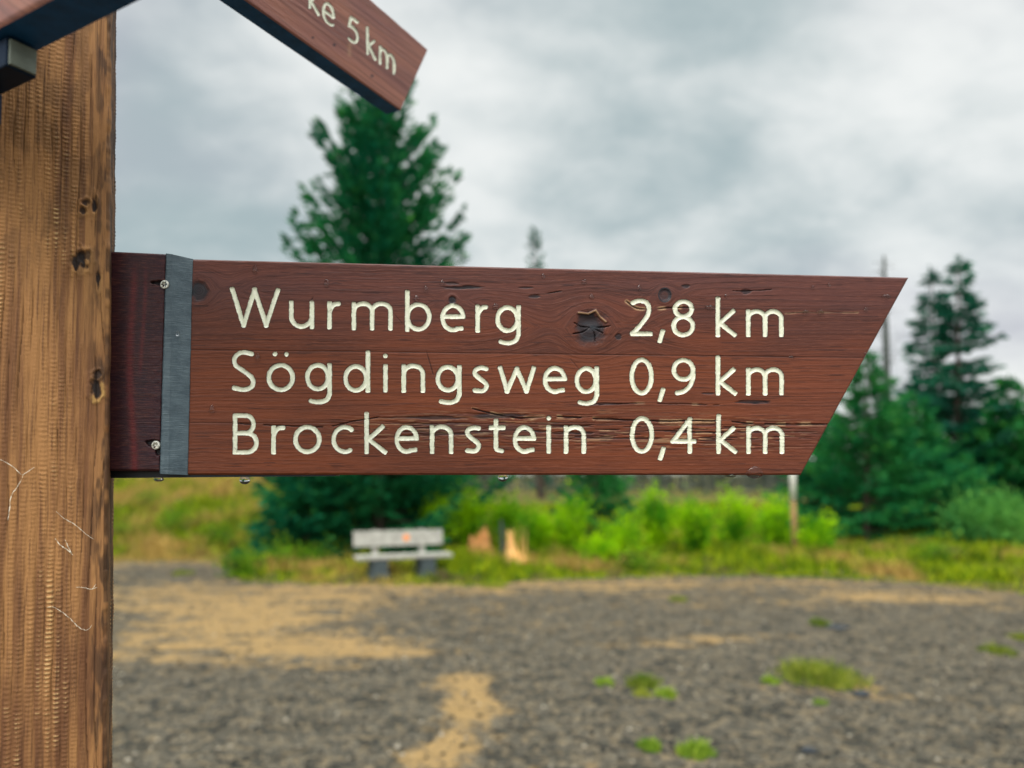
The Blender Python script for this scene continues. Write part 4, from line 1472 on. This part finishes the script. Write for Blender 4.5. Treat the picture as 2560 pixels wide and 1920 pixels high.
    A['crack'] = np.maximum(A['crack'], .85 * band * sstep(.60, .68, sp1))
    sp2 = fbm(X * .020, Y * .34, 3, 180)
    A['pale'] = np.maximum(A['pale'], .75 * band * sstep(.63, .70, sp2))
    A['knot'] = np.maximum(A['knot'], .42 * band * sstep(.42, .62, fbm(X * .006, Y * .05, 3, 185)))
    D -= 0.0011 * band * sstep(.58, .68, sp1)
    sp3 = fbm(X * .012, Y * .28, 3, 190)
    A['crack'] = np.maximum(A['crack'], .45 * sstep(.70, .77, sp3))
    D += 0.00028 * (fbm(X * .02, g * .22, 3, 195) - .5)
    D += 0.0012 * (fbm(X * .0022, Y * .004, 2, 197) - .5)
    A['grain'] = g
    A['along'] = X
    A['plank'] = pl
    A['cool'] = np.clip(sstep(880, 690, Y + 60 * (fbm(X * .006, Y * .03, 3, 400) - .5)) * (.55 + .6 * fbm(X * .004, Y * .02, 3, 401)) + .35 * sstep(1700, 2200, X), 0, 1)  # cooler purple grey towards the top edge and right end
    return D, A


cs = (bpx(474, 647.0), bpx(2273.5, 693), bpx(2003, 1187.5), bpx(460, 1187))
board = relief_board('sign_board', cs, nb, 0.030, 1300, 380, LINES, 5.95, 0.00047, board_feat, M_board, signpost, M_black,
                     ('cream routed word Wurmberg', 'cream routed distance 2,8 km', 'cream routed word Sögdingsweg', 'cream routed distance 0,9 km', 'cream routed word Brockenstein', 'cream routed distance 0,4 km'))
board['label'] = 'large red brown board with three cream lines and a slanted tip'


# thick dark block at the root of the board
def block_feat(X, Y):
    D = np.zeros_like(X)
    A = {k: np.zeros_like(X) for k in ('crack', 'knot', 'pale')}
    g = Y + 6 * (fbm(X * .006, Y * .02, 3, 240) - .5)
    for (sx, sy), rx, ry in (((398, 706), 30, 5), ((385, 1108), 24, 9), ((393, 1128), 8, 13)):
        ee = np.hypot((X - sx) / rx, (Y - sy) / ry) + .7 * (fbm(X * .08, Y * .15, 3, int(sx)) - .5)
        kk = sstep(1.0, .7, ee)
        A['crack'] = np.maximum(A['crack'], .95 * kk)
        D -= 0.004 * kk
    A['grain'] = g
    A['along'] = X
    # run marks of water keep their own shape
    run = np.exp(-((X - 330 - 6 * np.sin(Y * .012)) / 9) ** 2) * sstep(640, 720, Y) + .7 * np.exp(-((X - 356 - 8 * np.sin(Y * .01 + 1)) / 5) ** 2) * sstep(640, 720, Y) * sstep(960, 900, Y)
    A['plank'] = 1.0 + .65 * np.clip(run, 0, 1)
    D += 0.0005 * (fbm(X * .09, Y * .09, 3, 250) - .5) * (0.4 + 1.2 * sstep(372, 390, X))
    return D, A


cs = (bpx(262, 627, .010), bpx(416, 634, .010), bpx(400, 1178, .010), bpx(252, 1177, .010))
blk = relief_board('end_block', cs, nb, 0.036, 150, 300, [], 1, .00047, block_feat, M_block, board, M_black, ())
blk['label'] = 'dark maroon wet block where the board meets the post'

# slate painted chamfer strip
tops = [(415.0, 633.6, .0098), (417.5, 633.8, .0108), (431, 635.5, .0108), (434, 636.5, .0100), (481, 647.2, .0012), (482, 647.4, .0006)]
bots = [(399.0, 1183.0, .0098), (401.5, 1184.5, .0108), (421, 1185.5, .0108), (424, 1185.8, .0100), (468, 1187.6, .0012), (469, 1187.8, .0006)]
vs, fs = [], []
nrow = 60
for k in range(nrow + 1):
    u = k / nrow
    for j, ((x0, y0_, o0), (x1, y1_, o1)) in enumerate(zip(tops, bots)):
        wob = 0.9 * (float(vn(u * 22, j * 3.1, 9)) - .5)
        vs.append(bpx(x0 + (x1 - x0) * u + wob, y0_ + (y1_ - y0_) * u, o0 + (o1 - o0) * u))
    for j in (len(tops) - 1, 0):
        q = vs[k * (len(tops) + 2) + j]
        vs.append(q - nb * (0.022 if j == 0 else 0.012))
ncol = len(tops) + 2
for k in range(nrow):
    for j in range(ncol):
        a = k * ncol + j
        b_ = k * ncol + (j + 1) % ncol
        fs.append((a, a + ncol, b_ + ncol, b_))
fs.append(tuple(range(ncol)))
fs.append(tuple(nrow * ncol + j for j in range(ncol))[::-1])
mb = MB()
mb.add([loc(v) for v in vs], fs)
o = mb.build('chamfer_strip', M_slate, board)
o['label'] = 'slate grey painted sloping strip between block and board'

# added black strip standing in for the board's shaded underside
mb = MB()
q0, q1 = bpx(255, 1195.5, -.004), bpx(840, 1190.2, -.004)
q2, q3 = bpx(840, 1150, -.004), bpx(255, 1150, -.004)
pts = [q0, q1, q2, q3]
mb.add([loc(p) for p in pts] + [loc(p - nb * .036) for p in pts], [(0, 1, 2, 3), (7, 6, 5, 4), (0, 4, 5, 1), (1, 5, 6, 2), (2, 6, 7, 3), (3, 7, 4, 0)])
mb.build('underside_strip', M_black, board)


def screw(x, y, off, tilt):
    import bmesh
    mb = MB()
    c = bpx(x, y, off)
    r0 = 0.0052
    e1, e2 = tb, np.array([0, 0, 1.0])
    vs = []
    prof = ((r0, -.0040), (r0, -.0004), (r0 * .9, .0006), (r0 * .62, .0008), (r0 * .50, -.0016), (0.0004, -.0018))
    n = 24
    for rr_, h in prof:
        for k in range(n):
            a = 2 * math.pi * k / n
            q = rr_ * (1 + (0.22 * math.cos(6 * a) if rr_ < r0 * .7 and rr_ > .001 else 0))
            vs.append(c + e1 * q * math.cos(a) + e2 * q * math.sin(a) + nb * (h + tilt * q * math.cos(a)))
    fs = [(i * n + k, i * n + (k + 1) % n, (i + 1) * n + (k + 1) % n, (i + 1) * n + k) for i in range(len(prof) - 1) for k in range(n)]
    mb.add([loc(v) for v in vs], fs)
    mb.build('screw', M_screw, board, smooth=False)


screw(411, 711, .0110, .25)
screw(389, 1113, .0100, .2)

# --- upper board with "ke 5 km", pointing away to the right
BB = R(27.7)
t2 = np.array([math.sin(BB), math.cos(BB), 0])
n2v = np.array([math.cos(BB), -math.sin(BB), 0])
Q0 = np.array([-0.47, 0.885, CH])
p_tb = on_plane(1003, 276, Q0, n2v)
p_tt = on_plane(1071, 124, Q0, n2v)
zb_, zt_ = p_tb[2], p_tt[2]
st0 = Q0 - t2 * 0.03
BL2 = np.array([st0[0], st0[1], zb_])
TL2 = np.array([st0[0], st0[1], zt_])
Z2 = lambda q: [(540 + x / 3.456, y / 3.456) for x, y in q]
up_letters = [Z2(s) for s in (
    [(812, -175), (812, 63)], [(880, -45), (822, 8), (888, 126)],
    spl([(936, 92), (976, 122), (1016, 150), (1008, 92), (980, 40), (948, 32), (930, 70), (932, 128), (956, 182), (984, 208), (1012, 216)]),
    [(1222, 190), (1166, 150), (1152, 222)], spl([(1152, 222), (1180, 236), (1212, 272), (1224, 320), (1212, 360), (1182, 362), (1148, 330)]),
    [(1308, 240), (1312, 460)], [(1368, 356), (1322, 392), (1378, 512)],
    [(1420, 404), (1418, 546)], spl([(1420, 446), (1436, 428), (1460, 440), (1478, 490), (1479, 594)]), spl([(1478, 500), (1494, 474), (1516, 482), (1538, 532), (1538, 640)]))]


def arm_feat(X, Y):
    D = np.zeros_like(X)
    A = {k: np.zeros_like(X) for k in ('crack', 'knot', 'pale')}
    along = X * .8 + Y * .6
    acr = Y * .8 - X * .6
    A['grain'] = acr * 1.3 + 6 * (fbm(along * .004, acr * .02, 3, 340) - .5)
    A['along'] = along
    A['plank'] = 1.2 + np.zeros_like(X)
    for kx, ky, rr_ in ((930, 190, 5), (782, 94, 4), (836, 112, 5)):
        A['knot'] = np.maximum(A['knot'], .7 * sstep(1.1, .6, np.hypot(X - kx, Y - ky) / rr_))
    run = np.exp(-((X - 874) / 4.5) ** 2) * sstep(104, 112, Y) * sstep(146, 136, Y)
    A['pale'] = np.maximum(A['pale'], .35 * run)
    D += 0.0006 * (fbm(along * .02, acr * .2, 3, 341) - .5)
    return D, A


arm = relief_board('sign_board', (TL2, p_tt, p_tb, BL2), n2v, 0.031, 420, 130, [up_letters[:3], up_letters[3:]], 3.7, 0.00075, arm_feat, M_board2, signpost, M_navyshade,
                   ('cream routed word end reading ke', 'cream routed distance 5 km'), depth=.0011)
arm['label'] = 'upper board with ke 5 km pointing away over the trees'

# --- third board crossing in front of the post top, seen from below
H3 = 0.385
t3 = np.array([-math.sin(R(60)), math.cos(R(60)), 0])
n3 = np.array([-math.cos(R(60)), -math.sin(R(60)), 0])
pz = np.array([0, 0, CH + H3])
e_back = on_plane(332, 0, pz, np.array([0, 0, 1.0]))
e_front = on_plane(116, 0, pz, np.array([0, 0, 1.0]))
th3 = float(np.dot(e_front - e_back, n3))
b0 = e_front - t3 * 0.30
b1 = e_front + t3 * 0.42
relief_board('sign_board', (b1 + np.array([0, 0, .165]), b0 + np.array([0, 0, .165]), b0, b1), n3, th3, 200, 60, [], 1, .0004, arm_feat, M_board2, signpost, M_navyshade, ())['label'] = 'third board seen from below across the top of the post'
brd3 = [o for o in signpost.children if o.name.startswith('sign_board')][-1]
# its steel bracket on the post
mb = MB()
bc = on_plane(30, 165, pz, np.array([0, 0, 1.0]))
cc_ = on_plane(52, 150, np.array([0, 0, CH + H3 - .018]), np.array([0, 0, 1.0]))
axs = [t3, n3, np.array([0, 0, 1.0])]
e0 = on_plane(92, 124, np.array([0, 0, CH + H3 - .002]), np.array([0, 0, 1.0]))
mb.box(loc(e0 + t3 * .066 + n3 * .012 + np.array([0, 0, -.013])), (.13, .026, .026), axs)
mb.box(loc(e0 + t3 * .085 + n3 * 0.006 + np.array([0, 0, -.040])), (.05, .016, .030), axs)
mb.build('bracket', M_bracket, brd3, bevel=.0015)
mb = MB()
mb.box(loc(e0 - t3 * .0006 + n3 * .012 + np.array([0, 0, -.013])), (.0030, .022, .022), axs)
mb.build('bracket_lit_end', M_endgrey, brd3)

# ------------------------------------------------------------------ water drops
import bmesh
_bm = bmesh.new()
bmesh.ops.create_uvsphere(_bm, u_segments=20, v_segments=14, radius=1)
for v in _bm.verts:        # sagging bead: fuller below
    v.co.z = v.co.z * (1.0 if v.co.z < 0 else 1.25)
    v.co.x *= 1.0 - 0.18 * max(0, v.co.z)
dm = bpy.data.meshes.new('water_drop')
_bm.to_mesh(dm)
_bm.free()
for p in dm.polygons:
    p.use_smooth = True
dm.materials.append(M_water)


def drop(x, y, w, h, label, off=0.0004, deep=.5, group='water beads on the large sign board'):
    o = link('water_drop', dm)
    mp = .00047
    P = bpx(x, y, off)
    w, h = (w * 1.15, h * 1.15) if deep < 1 else (w, h)
    o.location = P
    o.rotation_euler = (0, 0, AY)
    o.scale = (w * mp / 2, w * mp / 2 * deep, h * mp / 2)
    tag(o, label, 'water drop', group)


for (x, y), w, h, lb in (
        (zz4(215, 32), 11, 17, 'water bead above the left arm of the W of Wurmberg'),
        (zz4(612, 108), 12, 17, 'water bead above the first r of Wurmberg'),
        (zz4(1160, 140), 12, 13, 'water bead right of the tall b of Wurmberg'),
        (zz4(1108, 192), 12, 15, 'water bead in the corner of the tall b of Wurmberg'),
        (zz4(1545, 236), 13, 13, 'water bead touching the last g of Wurmberg'),
        (zz4(1250, 104), 12, 10, 'water bead on the dark scar above the e of Wurmberg'),
        (zz4(230, 518), 11, 16, 'water bead right of the S of Sögdingsweg'),
        ((530, 1024), 13, 16, 'water bead ending a dark run, left of the S and B'),
        (zz5(40, 66), 8, 10, 'tiny water bead under the top edge above the big knot'),
        (zz5(265, 98), 12, 10, 'water bead just above the big knot rings'),
        (zz5(570, 132), 10, 11, 'water bead above the digit 2'),
        (zz5(308, 182), 12, 10, 'water bead on the upper rings of the big knot'),
        (zz5(1050, 176), 8, 9, 'water bead right of the small round knot, above the first k'),
        (zz5(1490, 264), 18, 7, 'flat water bead right of the top m, nearer the m'),
        (zz5(1572, 264), 20, 7, 'flat water bead right of the top m, farther from the m'),
        (zz5(1825, 252), 10, 10, 'water bead closest to the slanted edge of the board'),
        (zz5(1935, 178), 22, 8, 'flat wide water bead near the top of the slanted edge'),
        (zz5(1618, 114), 7, 8, 'tiny water bead under the top edge, right one of a close pair'),
        (zz5(1530, 128), 8, 7, 'tiny water bead under the top edge, left one of a close pair'),
        (zz5(1412, 516), 14, 6, 'flat water bead sitting on the glue line right of 0,9 km'),
        (zz5(962, 238), 24, 8, 'flat water bead between the 8 and the k in the top line'),
        (zz5(1820, 497), 7, 7, 'tiny water bead low on the slanted edge')):
    drop(x, y, w, h, lb)
drop(444, 834, 9, 10, 'water bead on the slate grey strip', off=.0088)
GD = 'drops hanging under the large sign board'
drop(612, 1200, 26, 22, 'bright hanging drop under the W and S and B column', off=-.012, deep=1, group=GD)
drop(1257, 1193, 26, 24, 'bright hanging drop under the middle of the board', off=-.012, deep=1, group=GD)
drop(397, 1198, 24, 12, 'dark hanging drop near the post', off=-.012, deep=1, group=GD)
drop(1887, 1182, 42, 26, 'large half round drop clinging to the lower edge near the tip', off=.0006, deep=.35, group=GD)
drop(1826, 1189, 30, 10, 'flat dark drop left of the large half round drop', off=-.006, deep=1, group=GD)

# ------------------------------------------------------------------ cobwebs on the post
def silk(strands, label, rad=.00022):
    mb = MB()
    for s in strands:
        pp = [on_plane(x, y, Eb + nf * .0028, nf) + nf * (.0012 * math.sin(i * 1.7)) for i, (x, y) in enumerate(spl(s, 5))]
        mb.tube(pp, [rad * (.35 + .9 * math.sin(math.pi * (i + .5) / len(pp)) ** .6 * (.5 + .8 * random.random())) for i, _ in enumerate(pp)], 5)
    o = mb.build('cobweb', M_silk)
    tag(o, label, 'cobweb', 'cobweb threads on the post')


silk([[(130, 1516), (152, 1528), (175, 1546), (190, 1562), (205, 1573), (220, 1574), (230, 1562)], [(118, 1518), (128, 1517)]], 'long hooked cobweb thread low on the post')
silk([[(190, 1468), (210, 1469), (228, 1473), (243, 1468)], [(232, 1472), (240, 1460)]], 'short level cobweb thread above the hooked one')
silk([[(138, 1346), (150, 1362), (168, 1374), (182, 1388)], [(163, 1350), (170, 1366), (180, 1386)], [(155, 1366), (176, 1380)]], 'tangled white cobweb in the middle of the post', .00030)
silk([[(140, 1278), (160, 1296), (182, 1308), (200, 1322), (216, 1336), (234, 1348)]], 'thin slanting cobweb thread above the tangled one')
silk([[(58, 1190), (44, 1216), (28, 1240), (24, 1272), (20, 1300)], [(0, 1148), (30, 1165), (52, 1186)], [(56, 1188), (86, 1168)]], 'forked cobweb near the left edge of the view', .00028)
